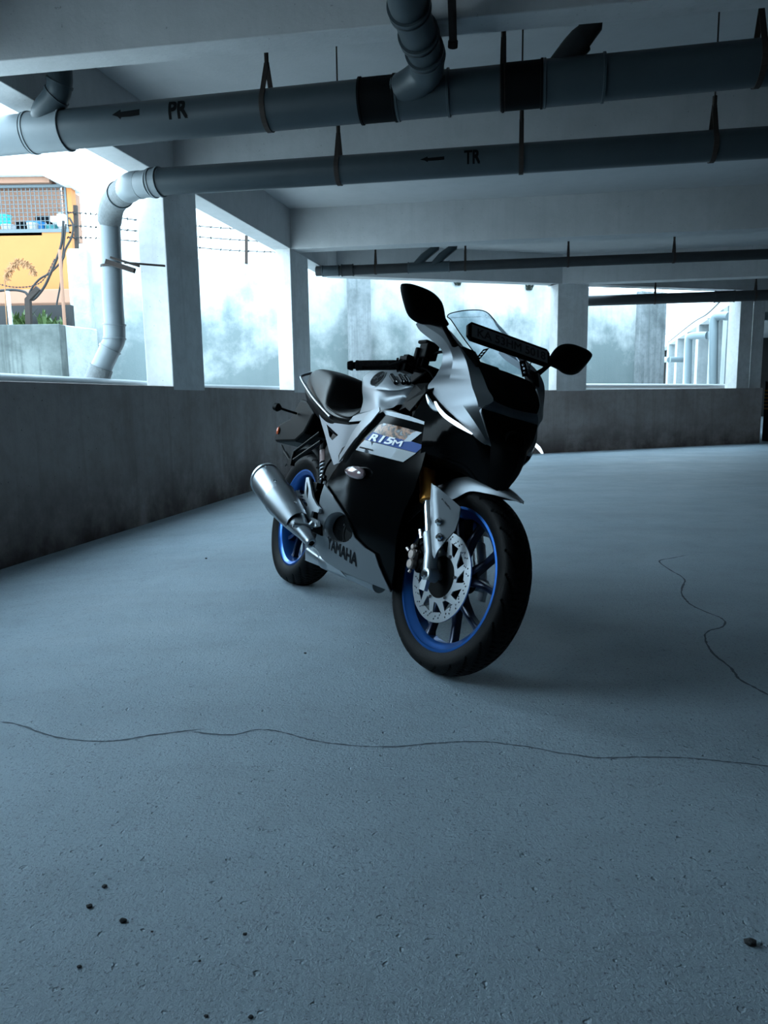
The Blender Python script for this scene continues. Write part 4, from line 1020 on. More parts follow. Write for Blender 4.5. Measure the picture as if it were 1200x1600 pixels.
def decal_text(name, txt, frame, m, parent, off, bold=.02, slant=.0):
    vs, fs = text_tris(txt, bold=bold); p0, p1, pt = V(frame[0]), V(frame[1]), V(frame[2])
    out2 = [p0 + (p1 - p0) * v.x + (pt - p0) * v.y + (p1 - p0) * (slant * v.y) for v in vs]
    v2, f2 = refine([V((p.x, p.y, 0)) for p in out2], fs, .03)
    res = []
    for s in (-1, 1):
        q = v2
        if s > 0:      # lettering on the other flank reads forwards too
            cx = (p0.x + p1.x) / 2; q = [V((2 * cx - v.x, v.y, 0)) for v in v2]
        res.append(mesh(name, [V((v.x, s * (WF(v.x, v.y) + off), v.y)) for v in q], f2, m, parent))
    return res
def both(name, vs, fs, m, parent, **k):
    a_ = mesh(name, vs, fs, m, parent, **k); b2 = mesh(name, mirror(vs), [f[::-1] for f in fs], m, parent, **k); return a_, b2
def rowsurf(name, rows, m, parent, nu=4, nv=4, solid=.004, angle=None, fn=None):
    vs, fs = surf(rows, nu, nv)
    if fn: vs = [fn(v) for v in vs]
    a_ = mesh(name, vs, fs, m, parent, True, angle, solid, None, 0); b2 = mesh(name, mirror(vs), [f[::-1] for f in fs], m, parent, True, angle, solid, None, 0)
    return a_, b2

# ---- wheels
def wheel(cx, cz, R, w, rimw, seg, fn, disc_side, disc_r, lab):
    def P(r, y, a): return fn(V((cx + r * cos(a), y, cz + r * sin(a))))
    # rim
    hw = rimw / 2
    prof = [(-hw, .229), (-hw, .221), (-hw + .006, .217), (-hw + .012, .207), (-hw * .45, .198), (hw * .45, .198), (hw - .012, .207), (hw - .006, .217), (hw, .221), (hw, .229), (hw - .006, .230), (hw - .009, .224), (hw - .015, .222), (hw - .017, .216), (hw - .025, .2145), (hw * .3, .206), (-hw * .3, .206), (-hw + .025, .2145), (-hw + .017, .216), (-hw + .015, .222), (-hw + .009, .224), (-hw + .006, .230)]
    n = 96; vs = []; fs = []
    for i in range(n):
        a = 2 * pi * i / n
        vs += [P(r, y, a) for y, r in prof]
    k = len(prof)
    for i in range(n):
        j = (i + 1) % n
        for q in range(k): fs.append((i * k + q, i * k + (q + 1) % k, j * k + (q + 1) % k, j * k + q))
    rim = mesh('wheel', vs, fs, 'blue', bike, True, 30); rim['label'] = lab
    # spokes: five forked pairs
    for i in range(5):
        mb = MB(); a0 = 2 * pi * i / 5 + .33
        for sgn in (-1, 1):
            ring = []
            for r, da, wd, th in ((.035, .10, .020, .034), (.085, .17, .0135, .028), (.14, .24, .0095, .022), (.185, .30, .010, .022), (.203, .325, .013, .030)):
                a = a0 + sgn * da; t = V((-sin(a), 0, cos(a))); c_ = V((cx + r * cos(a), 0, cz + r * sin(a)))
                ring.append([fn(c_ + t * wd + V((0, th / 2, 0))), fn(c_ + t * wd * .6 + V((0, th / 2 + .003, 0))), fn(c_ - t * wd * .6 + V((0, th / 2 + .003, 0))), fn(c_ - t * wd + V((0, th / 2, 0))), fn(c_ - t * wd - V((0, th / 2, 0))), fn(c_ - t * wd * .6 - V((0, th / 2 + .003, 0))), fn(c_ + t * wd * .6 - V((0, th / 2 + .003, 0))), fn(c_ + t * wd - V((0, th / 2, 0)))])
            vs = [q for rg in ring for q in rg]
            fs = [(j * 8 + q, j * 8 + (q + 1) % 8, (j + 1) * 8 + (q + 1) % 8, (j + 1) * 8 + q) for j in range(len(ring) - 1) for q in range(8)] + [tuple(range(8)), tuple(range(32, 40))]
            mb.add(vs, fs)
        mb.build('spoke', 'bluedark', rim, smooth=True)
    # tyre
    sh = w / 2
    half = [(-hw + .010, .2215), (-hw - .001, .231), (-sh * .97, .252 + (R - .296) * .4), (-sh, .262 + (R - .296) * .6)]
    zc = half[-1][1]; m_ = 26 if seg > 500 else 20
    arc = [(-sh * cos(pi * j / m_), zc + (R - zc) * sin(pi * j / m_) ** .82) for j in range(1, m_)]
    prof = half + arc + [(-y, r) for y, r in half[::-1]]
    k = len(prof); vs = []; fs = []; pit = 2 * pi / 24
    for i in range(seg):
        a = 2 * pi * i / seg
        for j, (y, r) in enumerate(prof):
            ny = y / sh; d = 0
            if 4 <= j < k - 4:
                an = abs(ny)
                if .10 < an < .97:
                    u = (a + (.5 * pit if ny > 0 else 0) + (1 - an) ** 1.15 * .50) / pit
                    wdt = .19 * (1 - abs(an - .5) * 1.1)
                    fr_ = u % 1
                    if fr_ < wdt: d = .0055
                    u2 = (u * .5) % 1
                    if .10 < an < .5 and .62 < u2 < .67: d = .004
            vs.append(P(r - d, y, a))
    for i in range(seg):
        j = (i + 1) % seg
        for q in range(k - 1): fs.append((i * k + q, i * k + q + 1, j * k + q + 1, j * k + q))
    me = bpy.data.meshes.new('tyre'); me.from_pydata([tuple(v) for v in vs], [], fs); me.update()
    for p_ in me.polygons: p_.use_smooth = True
    me.materials.append(M['rubber']); t = bpy.data.objects.new('tyre', me); link(t, rim)
    # hub
    mb = MB(); ax = (fn(V((cx, 1, cz))) - fn(V((cx, 0, cz)))); mb.lathe(fn(V((cx, -.055, cz))), ax, [(0, .022), (0, .036), (.02, .042), (.09, .042), (.11, .036), (.11, .022)], 36)
    mb.build('hub', 'frame', rim, smooth=True)
    return rim, P
rimf, PF = wheel(1.325, .295, .296, .104, .084, 900, st, -1, .141, 'metallic blue cast front wheel')
rimr, PR_ = wheel(0, .305, .311, .142, .112, 600, lambda v: v, 1, .11, 'metallic blue cast rear wheel')
def disc(parent, cx, cz, y, ro, ri, fn, big=True):
    out = [(ro * cos(2 * pi * i / 120), ro * sin(2 * pi * i / 120)) for i in range(120)]
    inn = [(ri * cos(2 * pi * i / 60), ri * sin(2 * pi * i / 60)) for i in range(60)]
    holes = [inn]
    for g_ in range(30):                 # drilled braking band
        for q, (rr, da) in enumerate(((.90, 0), (.84, .05), (.80, .10)) if g_ % 2 == 0 else ((.92, .04), (.86, .09))):
            a = 2 * pi * g_ / 30 + da; c_ = (ro * rr * cos(a), ro * rr * sin(a))
            holes.append([(c_[0] + .0028 * cos(2 * pi * s / 8), c_[1] + .0028 * sin(2 * pi * s / 8)) for s in range(8)])
    for g_ in range(12):                 # slanted windows between band and carrier
        a = 2 * pi * g_ / 12; r0, r1 = ri + .014, ro * .79
        holes.append([(r0 * cos(a), r0 * sin(a)), (r0 * cos(a + .16), r0 * sin(a + .16)), (r1 * cos(a + .42), r1 * sin(a + .42)), (r1 * cos(a + .06), r1 * sin(a + .06))])
    ov, fs = plan_fill(out, holes, .5)
    vs = [fn(V((cx + p[0], y, cz + p[1]))) for p in ov]
    d_ = mesh('brake_disc', vs, fs, 'steel', parent, False, None, .0045, None, 0)
    mb = MB(); ax = fn(V((0, 1, 0))) - fn(V((0, 0, 0)))
    mb.lathe(fn(V((cx, y - .002, cz))), ax, [(0, .03), (0, ri + .002), (.006, ri + .002), (.006, .03)], 48)
    mb.build('disc_carrier', 'frame', d_, smooth=True)
    for i in range(6):
        a = 2 * pi * i / 6 + .2
        mb = MB(); mb.lathe(fn(V((cx + (ri + .006) * cos(a), y - .006, cz + (ri + .006) * sin(a)))), ax, [(0, .002), (0, .0055), (.012, .0065), (.012, .002)], 12)
        mb.build('disc_bolt', 'chrome', d_, smooth=True)
    mb = MB(); mb.lathe(fn(V((cx, y + .004, cz))), ax, [(0, .02), (0, .043), (.004, .043), (.004, .02)], 48)
    for i in range(36):
        a = 2 * pi * i / 36; mb.box(fn(V((cx + .046 * cos(a), y + .004, cz + .046 * sin(a)))), (.003, .004, .003))
    mb.build('sensor_ring', 'black', d_)
disc(rimf, 1.325, .295, -.062, .141, .066, st)
disc(rimr, 0, .305, .075, .11, .055, lambda v: v)

# ---- front fork, fender, caliper (all turned with the steering)
def AXF(z): return 1.33 - .53 * (z - .297)
for s in (-1, 1):
    y = s * .102
    mb = MB(); mb.tube([st((AXF(.525), y, .525)), st((AXF(.84), y, .84))], .0262, 24); mb.build('fork_tube', 'gold', bike, smooth=True)['label'] = 'gold fork tube'
    mb = MB(); mb.tube([st((AXF(.515), y, .515)), st((AXF(.535), y, .535))], .0285, 24); mb.build('dust_seal', 'gold', bike, smooth=True)
    mb = MB(); mb.tube([st((AXF(.39), y, .39)), st((AXF(.53), y, .53))], .0185, 24); mb.build('fork_stanchion', 'chrome', bike, smooth=True)
    mb = MB(); mb.tube([st((AXF(.31), y, .31)), st((AXF(.34), y, .34)), st((AXF(.415), y, .415)), st((AXF(.42), y, .42))], [.017, .0205, .0225, .020], 24)
    mb.tube([st((AXF(.355), y * 1.0, .355)), st((1.325, y * 1.08, .285))], [.022, .018], 16)
    lg = mb.build('fork_leg', 'alloy', bike, smooth=True)
    ax = st(V((0, s, 0))) - st(V((0, 0, 0)))
    mb = MB(); mb.lathe(st((1.325, s * .085, .295)), ax, [(0, .012), (0, .022), (.036, .022), (.040, .019), (.042, .012)], 24)
    mb.box(st((1.328, s * .118, .262)), (.026, .014, .034), SR.to_3x3()); mb.build('axle_clamp', 'alloy', lg, smooth=True)
    mb = MB(); mb.lathe(st((1.325, s * .120, .295)), ax, [(0, .004), (0, .013), (.012, .013), (.014, .010), (.014, .004)], 6); mb.build('axle_nut', 'chrome', lg)
mb = MB(); mb.tube([st((1.325, -.1, .295)), st((1.325, .1, .295))], .011, 16); mb.build('axle', 'steel', bike, smooth=True)
# fender shell
rows = []
for ph, r, hw, dr in ((54, .345, .004, .003), (57, .342, .014, .008), (63, .337, .032, .020), (72, .331, .050, .034), (84, .327, .062, .048), (96, .325, .068, .078), (112, .324, .070, .080), (126, .320, .070, .066), (140, .315, .068, .050), (154, .310, .064, .030), (163, .307, .054, .012), (168, .306, .036, .004)):
    a = radians(ph)
    sec = [(-hw, r - dr), (-hw * .97, r - dr * .5), (-hw * .82, r - .010 * hw / .07), (-hw * .42, r), (0, r + .005), (hw * .42, r), (hw * .82, r - .010 * hw / .07), (hw * .97, r - dr * .5), (hw, r - dr)]
    rows.append([(1.325 + q * cos(a), y, .295 + q * sin(a)) for y, q in sec])
vs, fs = surf(rows, 3, 4)
fen = mesh('front_fender', [st(v) for v in vs], fs, 'silver', bike, True, 45, .003, None, 0)
# side wings of the fender
fp = D['fplate']; out = [(p[0], p[2]) for p in fp]
def fpy(x, z):
    d = (x - AXF(z)); return -.137 + .55 * max(0, d - .085)
ov, fs = plan_fill(out, (), .012)
for s in (-1, 1):
    vs = [st(V((p[0], -s * fpy(p[0], p[1]) * -1 if s > 0 else fpy(p[0], p[1]), p[1]))) for p in ov]
    if s > 0: vs = [st(V((p[0], -fpy(p[0], p[1]), p[1]))) for p in ov]
    o = mesh('fender_wing', vs, fs if s < 0 else [f[::-1] for f in fs], 'silver', bike, True, 40, .006, None, 0)
    for q in D['fbolts']:
        ax = st(V((0, -s, 0))) - st(V((0, 0, 0)))
        mb = MB(); mb.lathe(st(V((q[0] - .004, s * .134, q[2]))), -ax, [(0, .002), (0, .0125), (.004, .0125), (.004, .002)], 20); mb.lathe(st(V((q[0] - .004, s * .137, q[2]))), -ax, [(0, .002), (0, .008), (.007, .008), (.009, .006), (.009, .003)], 6)
        mb.build('fender_bolt', 'chrome', o)
    mb = MB(); mb.hexa([st(V((1.262, s * .068, .52))), st(V((1.295, s * .068, .52))), st(V((1.345, s * .068, .45))), st(V((1.31, s * .068, .45)))], [st(V((1.272, s * .128, .52))), st(V((1.295, s * .128, .52))), st(V((1.345, s * .128, .45))), st(V((1.32, s * .128, .45)))])
    mb.build('fender_bracket', 'silver_dark', o)
# text on the wing
vs, fs = text_tris('ABS', bold=.01)
v2, f2 = refine([V((1.315 + v.x * .040 - v.y * .006, 0, .528 - v.x * .026 + v.y * .008)) for v in vs], fs, .01)
mesh('lettering', [st(V((v.x, fpy(v.x, v.z) - .0042, v.z))) for v in v2], f2, 'letter', fen)
# caliper on the right leg
mb = MB()
for c_, d__ in (((1.235, -.078, .315), (.05, .05, .045)), ((1.222, -.080, .345), (.045, .05, .04)), ((1.215, -.088, .375), (.03, .03, .04)), ((1.27, -.09, .31), (.07, .02, .03)), ((1.255, -.09, .36), (.05, .018, .025))):
    mb.box(st(c_), d__, (SR @ Matrix.Rotation(radians(28), 3, 'Y')))
cal = mb.build('brake_caliper', 'frame', bike, bevel=.005)
M['bronze'] = mat('dull_bronze_alloy', (.34, .29, .27), .4, .9)
mb = MB(); ax = st(V((0, -1, 0))) - st(V((0, 0, 0)))
for c_, r in (((1.228, -.108, .308), .017), ((1.224, -.108, .338), .0175), ((1.219, -.106, .362), .010)):
    mb.lathe(st(c_), ax, [(0, .003), (0, r), (.012, r), (.016, r * .75), (.016, .003)], 20)
mb.box(st((1.226, -.106, .325)), (.026, .018, .06), SR)
mb.tube([st((1.2, -.115, .345)), st((1.188, -.118, .352))], .006, 8); mb.tube([st((1.232, -.115, .288)), st((1.232, -.118, .280))], .005, 8)
mb.build('caliper_casting', 'bronze', cal, smooth=True)
mb = MB(); mb.tube([st(v) for v in crom([(1.222, -.105, .37), (1.222, -.10, .41), (1.235, -.09, .44), (1.20, -.08, .50), (1.16, -.07, .58)], 6)], .005, 8); mb.tube([st(v) for v in crom([(1.24, -.105, .375), (1.255, -.10, .40), (1.232, -.098, .43)], 6)], .006, 8)
mb.build('brake_hose', 'black', cal, smooth=True)
mb = MB(); mb.tube([st((1.235, -.105, .395)), st((1.222, -.108, .42))], .0075, 8); mb.build('hose_fitting', 'chrome', cal, smooth=True)
# clamps, handlebars
mb = MB()
for z in (.80, .925): mb.box(st((AXF(z) + .02, 0, z)), (.09, .27, .035), SR @ Matrix.Rotation(radians(-27), 3, 'Y'))
mb.tube([st((AXF(.78) - .02, 0, .78)), st((AXF(.94) - .02, 0, .95))], .03, 20)
mb.build('fork_clamp', 'black', bike, bevel=.006)
gp = D['grip']; swt = D['switch']; rv = D['resv']
for s in (-1, 1):
    G0 = V((gp[0][0], s * abs(gp[0][1]), gp[0][2])); G1 = V((gp[1][0], s * abs(gp[1][1]), gp[1][2])); d = (G1 - G0).normalized()
    G2 = V((1.02, s * .125, .94))
    mb = MB(); mb.tube([st(G0), st(G1), st(G2)], .011, 16); hb_ = mb.build('handlebar', 'black', bike, smooth=True)
    mb = MB(); L_ = (G1 - G0).length; pr = [(0, .008), (0, .0165), (.006, .018), (.012, .0165)]
    for k in range(22):
        t = .014 + k * (L_ - .03) / 22; pr += [(t, .0165), (t + .0018, .0175), (t + .0036, .0165)]
    pr += [(L_ - .012, .0165), (L_ - .011, .024), (L_ - .004, .024), (L_ - .004, .012)]
    mb.lathe(st(G0), st(G1) - st(G0), pr, 24); mb.build('grip', 'rubber', hb_, smooth=True)
    mb = MB(); mb.lathe(st(G0 - d * .028), st(G1) - st(G0), [(0, .004), (0, .013), (.010, .0165), (.018, .0165), (.019, .012), (.027, .012)], 20); mb.build('bar_end', 'black', hb_, smooth=True)
    Rsw = SR
    mb = MB(); c0 = G1 + d * .022
    mb.box(st(c0), (.046, .040, .052), Rsw); mb.box(st(c0 + V((0, -s * .005, .014))), (.030, .034, .038), Rsw); mb.box(st(c0 + d * .035), (.036, .022, .042), Rsw)
    mb.tube([st(c0 + V((-.03, 0, .012))), st(c0 + V((-.015, 0, .01)))], .007, 10)
    mb.build('switch_housing', 'black', hb_, bevel=.006)
    if s < 0:
        mb = MB(); a_ = V(rv[0]); b2 = V(rv[1])
        mb.box(st(a_.lerp(b2, .5)), (.048, .05, .052), Rsw); mb.box(st(a_ + V((0, 0, .006))), (.054, .056, .012), Rsw); mb.box(st(a_.lerp(b2, .8) + V((-.02, 0, -.025))), (.03, .03, .05), Rsw)
        mb.box(st(V((1.03, -.165, .975))), (.018, .02, .06), Rsw)
        mb.build('brake_reservoir', 'black', hb_, bevel=.005)
    mb = MB(); mb.tube([st(v) for v in crom([c0 + V((.035, 0, 0)), c0 + V((.055, s * .04, -.002)), G0.lerp(G1, .45) + V((.06, 0, -.005)), G0 + V((.052, 0, -.008))], 6)], [.008] + [.006] * 17 + [.009], 10)
    mb.build('hand_lever', 'alloy' if s > 0 else 'black', hb_, smooth=True)
# cables
mb = MB()
mb.tube([st(v) for v in crom([(1.05, -.14, .98), (1.12, -.12, 1.0), (1.17, -.09, .93), (1.15, -.07, .8)], 6)], .005, 8)
mb.tube([st(v) for v in crom([(1.02, -.17, .94), (1.09, -.14, .93), (1.12, -.10, .86), (1.1, -.07, .8)], 6)], .004, 8)
mb.build('control_cable', 'black', bike, smooth=True)
# cockpit
mb = MB(); mb.box((1.20, 0, .955), (.05, .15, .08), Matrix.Rotation(radians(-35), 3, 'Y')); mb.build('instrument_panel', 'black', bike, bevel=.01)

# ---- inner mass: frame, engine, radiator
core = [(.20, .60), (.30, .74), (.55, .755), (.62, .80), (.98, .80), (1.02, .87), (1.12, .88), (1.28, .84), (1.38, .78), (1.36, .66), (1.21, .62), (1.08, .60), (1.0, .52), (.96, .40), (.92, .30), (.6, .27), (.5, .33), (.42, .45), (.25, .55)]
mb = MB(); n = len(core); mb.add([(x, -.085, z) for x, z in core] + [(x, .085, z) for x, z in core], [tuple(range(n)), tuple(range(n, 2 * n))[::-1]] + [(i, (i + 1) % n, n + (i + 1) % n, n + i) for i in range(n)])
mb.build('main_frame', 'frame', bike, bevel=.008)
mb = MB(); mb.box((.72, 0, .36), (.42, .24, .20)); mb.box((.88, 0, .50), (.16, .18, .22), Matrix.Rotation(radians(20), 3, 'Y')); mb.lathe((.70, -.10, .355), (0, -1, 0), [(0, .03), (0, .085), (.015, .085), (.022, .07), (.022, .02)], 32)
mb.lathe((.53, -.10, .36), (0, -1, 0), [(0, .02), (0, .05), (.01, .05), (.014, .04), (.014, .01)], 24)
eng = mb.build('engine', 'black', bike, smooth=True, bevel=None)
cl = D['clutch']
mb = MB(); y0 = -(WF(cl[0], cl[1]) - .028)
mb.lathe((cl[0] + .06, y0 + .01, cl[1]), (0, -1, 0), [(0, .01), (0, .052), (.010, .052), (.014, .045), (.014, .034), (.011, .032), (.011, .01)], 36)
mb.build('clutch_cover', 'frame', eng, smooth=True)
for a in (60, 150, 240, 330, 20):
    mb = MB(); mb.lathe((cl[0] + .06 + .046 * cos(radians(a)), y0 - .004, cl[1] + .046 * sin(radians(a))), (0, -1, 0), [(0, .001), (0, .005), (.004, .005), (.004, .001)], 8); mb.build('cover_bolt', 'chrome', eng)
mb = MB(); mb.box((1.06, 0, .47), (.035, .26, .22), Matrix.Rotation(radians(-15), 3, 'Y'))
for k in range(14): mb.box((1.082 - (k - 6.5) * .004, 0, .47 + (k - 6.5) * .0145), (.006, .25, .003))
mb.build('radiator', 'black', bike)
# swingarm
for s in (-1, 1):
    mb = MB(); mb.hexa([(-.045, s * .095, .285), (-.045, s * .118, .285), (-.045, s * .118, .330), (-.045, s * .095, .330)], [(.50, s * .085, .36), (.50, s * .115, .36), (.50, s * .115, .44), (.50, s * .085, .44)])
    mb.build('swingarm', 'frame', bike, bevel=.006)
mb = MB(); mb.tube([(0, -.125, .305), (0, .125, .305)], .011, 16); mb.build('axle', 'steel', bike, smooth=True)
mb = MB(); mb.lathe((0, -.128, .305), (0, -1, 0), [(0, .004), (0, .016), (.012, .014), (.012, .004)], 6); mb.build('axle_nut', 'chrome', bike)
# chain and sprocket on the far side
mb = MB(); mb.lathe((0, .085, .305), (0, 1, 0), [(0, .03), (0, .095), (.006, .095), (.006, .03)], 48); mb.tube([(0, .088, .40), (.5, .088, .41)], .008, 6); mb.tube([(0, .088, .21), (.5, .088, .33)], .008, 6)
mb.build('drive_chain', 'steel', bike)

# ---- bodywork
panel('side_fairing', D['fairing'], 'gloss', bike, 0, sm=0, step=.024)
hl = D['belly_hole']
bp_ = panel('belly_fairing', D['belly'], 'silver', bike, .010, holes=[[tuple(v)[:2] for v in crom([(p[0], p[1], 0) for p in hl], 4, True)]], step=.02)
for o, s in zip(bp_, (-1, 1)):       # rolled lip round the opening
    P = crom([(p[0], p[1], 0) for p in hl], 4, True); n = len(P); cx = sum(p.x for p in P) / n; cz = sum(p.y for p in P) / n
    vs = []
    for p in P:
        for sc, dy in ((1.02, .006), (.97, .0), (.93, -.012), (.91, -.028)):
            x = cx + (p.x - cx) * sc; z = cz + (p.y - cz) * sc; vs.append((x, s * (WF(x, z) + dy + .006), z))
    fs = [(i * 4 + q, i * 4 + q + 1, ((i + 1) % n) * 4 + q + 1, ((i + 1) % n) * 4 + q) for i in range(n) for q in range(3)]
    mesh('opening_lip', vs, fs, 'silver', o, True)
    mb = MB(); out = [(cx + (p.x - cx) * .97, cz + (p.y - cz) * .97) for p in P[::2]]
    mb.add([(x, s * (WF(x, z) - .030), z) for x, z in out], [tuple(range(len(out)))]); mb.build('engine_side', 'black', o)
panel('tail_blade', D['blade'], 'silver', bike, .016, step=.018)
panel('side_cover', D['sidecover'], 'silver_dark', bike, .0, holes=[D['sc_hole']], step=.02)
panel('cover_recess', D['sc_dark'], 'black', bike, .003, thick=0, step=.02)
panel('decal', D['dec_silver'], 'silver', bike, .004, thick=0, step=.02, label='silver strip')
panel('decal', D['dec_grey'], 'greydec', bike, .0052, thick=0, step=.02, label='grey corner of the strip')
panel('decal', D['dec_blue'], 'bluedec', bike, .004, thick=0, step=.02, label='blue strip')
panel('decal', D['dec_reflection'], 'painted_reflection', bike, .004, thick=0, step=.02, label='painted tan and grey reflection of the outside')  # reflection painted on as a flat decal
panel('decal', D['dec_glint'], 'silver', bike, .0045, thick=0, step=.02, label='painted silver glint ending the reflection')  # bright end of the reflection, painted on in silver
panel('painted_ridge_highlight', D['ridge'], 'silver', bike, .004, thick=0, step=.02)  # silver strip painting the highlight where the crease catches light
decal_text('model_lettering', 'R15', [D['txt15'][0], V(D['txt15'][0]).lerp(V(D['txt15'][1]), .72), D['txt15'][2]], 'white', bike, .0062, .03, .10)
q0 = V(D['txt15'][0]).lerp(V(D['txt15'][1]), .75); decal_text('model_lettering', 'M', [q0, D['txt15'][1], V(D['txt15'][2]) - V(D['txt15'][0]) * 1.0 + q0 - V((0, .006))], 'white', bike, .0062, .02)
decal_text('maker_lettering', 'YAMAHA', D['txtY'], 'letter', bike, .0135, .035)
# tiny illegible line on the silver strip
mb = MB(); a_ = V(D['txtsmall'][0]); b2 = V(D['txtsmall'][1])
for k in range(9):
    p = a_.lerp(b2, (k + .3) / 9)
    for s in (-1, 1): mb.box((p.x, s * (WF(p.x, p.y) + .0055), p.y + .003), (.008, .001, .005))
mb.build('small_lettering', 'letter', bike)
# maker emblem: ring with three tuning forks
def emblem(parent, c, n, u, r, m='chrome'):
    c = V(c); n = V(n).normalized(); u = (V(u) - n * V(u).dot(n)).normalized(); w_ = n.cross(u)
    mb = MB(); mb.lathe(c, n, [(0, .001), (0, r * .97), (.0015, r * .97), (.0015, .001)], 40); e0 = mb.build('emblem', 'letter', parent)
    mb = MB(); mb.lathe(c, n, [(0, r * .9), (0, r), (.003, r), (.003, r * .9)], 40, closed=True)
    for k in range(3):
        a = pi / 2 + k * 2 * pi / 3; d = u * cos(a) + w_ * sin(a); e_ = n.cross(d)
        rot = Matrix((d, e_, n)).transposed()
        mb.box(c + d * r * .42 + n * .002, (r * .84, r * .07, .002), rot)
        for s in (-1, 1): mb.box(c + d * r * .62 + e_ * s * r * .17 + n * .002, (r * .42, r * .06, .002), rot)
        mb.box(c + d * r * .40 + n * .002, (r * .07, r * .38, .002), rot)
    mb.build('tuning_fork_mark', m, e0)
# upper cowl
rowsurf('upper_cowl', D['cowl'], 'silver', bike, 1, 4, .004, 14)
def close_mid(rows): return rows
vs, fs = surf(D['cowl_strip'], 5, 3)
mesh('nose_strip', vs + mirror(vs), fs + [tuple(i + len(vs) for i in f[::-1]) for f in fs], 'silver_dark', bike, True, 60, .004, None, 0)
vs, fs = surf(D['center'], 5, 4)
mesh('nose_panel', vs + mirror(vs), fs + [tuple(i + len(vs) for i in f[::-1]) for f in fs], 'black', bike, True, 60, .004, None, 0)
vs, fs = surf(D['face'], 5, 4)
vs = [v - V((.018 * max(0, 1 - abs(v.z - .74) / .07) * max(0, 1 - abs(v.y) / .07), 0, 0)) for v in vs]
fa = mesh('nose_intake', vs + mirror(vs), fs + [tuple(i + len(vs) for i in f[::-1]) for f in fs], 'black', bike, True, 60, .004, None, 0)
mb = MB(); mb.lathe((1.455, 0, .745), (1, 0, -.1), [(0, .02), (0, .032), (.018, .034), (.020, .030), (.012, .026), (.016, .015), (.018, .004)], 32); mb.build('projector_lamp', 'black', fa, smooth=True)
rowsurf('nose_side', D['noseside'], 'gloss', bike, 4, 4, .004)
vs, fs = surf([[(p[0], p[1], p[2]) for p in D['noseside'][-1]], [(p[0] - .01, 0, p[2] - .015) for p in D['noseside'][-1]]], 3, 2)
both('nose_underside', vs, fs, 'black', bike)
def strip3(pts, wd, lift, up=V((0, 0, 1))):
    P = crom(pts, 5); n = len(P); vs = []
    for i, p in enumerate(P):
        t = (P[min(i + 1, n - 1)] - P[max(i - 1, 0)]).normalized(); s_ = (up - t * up.dot(t)).normalized()
        w_ = wd * min(1, .35 + i / n * 2, .3 + (n - 1 - i) / n * 3); o_ = s_.cross(t).normalized()
        if o_.y > 0: o_ = -o_
        vs += [p + s_ * w_, p - s_ * w_, p - s_ * w_ * .6 + o_ * lift, p + s_ * w_ * .6 + o_ * lift]
    fs = [(i * 4 + q, i * 4 + (q + 1) % 4, (i + 1) * 4 + (q + 1) % 4, (i + 1) * 4 + q) for i in range(n - 1) for q in range(4)] + [(0, 1, 2, 3), tuple(range(4 * n - 4, 4 * n))]
    return vs, fs
vs, fs = strip3(D['drl'], .0065, .006); 
for o in both('running_light', vs, fs, 'drl', bike): o['label'] = 'lit slanting daytime running light'
vs, fs = strip3(D['drl2'], .009, .004); both('lamp_lens', vs, fs, 'drl_dim', bike)
# inner trim between tank and cowl
it_ = D['intrim']
vs = [V(p) for p in it_]; both('inner_trim', vs, [tuple(range(len(vs)))], 'black', bike, solid=.004)
mb = MB(); q0 = [(.96, .0, .93), (1.0, -.12, .90), (.985, -.15, .80), (1.2, -.17, .84), (1.21, -.13, .90), (1.2, 0, .9)]
both('dash_trim', [V(p) for p in q0], [(0, 1, 4, 5), (1, 2, 3, 4)], 'black', bike, solid=.004)
# screen
def wide(r): return [V(p) for p in r] + [V((p[0], -p[1], p[2])) for p in r[-2::-1]]
vs, fs = surf([wide(r) for r in D['screen']], 5, 5)
sc_ = mesh('windscreen', vs, fs, 'screen', bike, True)
sc_['label'] = 'clear tinted windscreen'
edge = [V(r[0]) for r in D['screen']] + [V(D['screen'][-1][1]), V(D['screen'][-1][2])]
full = crom(wide(edge), 6)
mb = MB(); mb.tube(full, .0018, 6); mb.build('screen_edge', 'black', sc_)
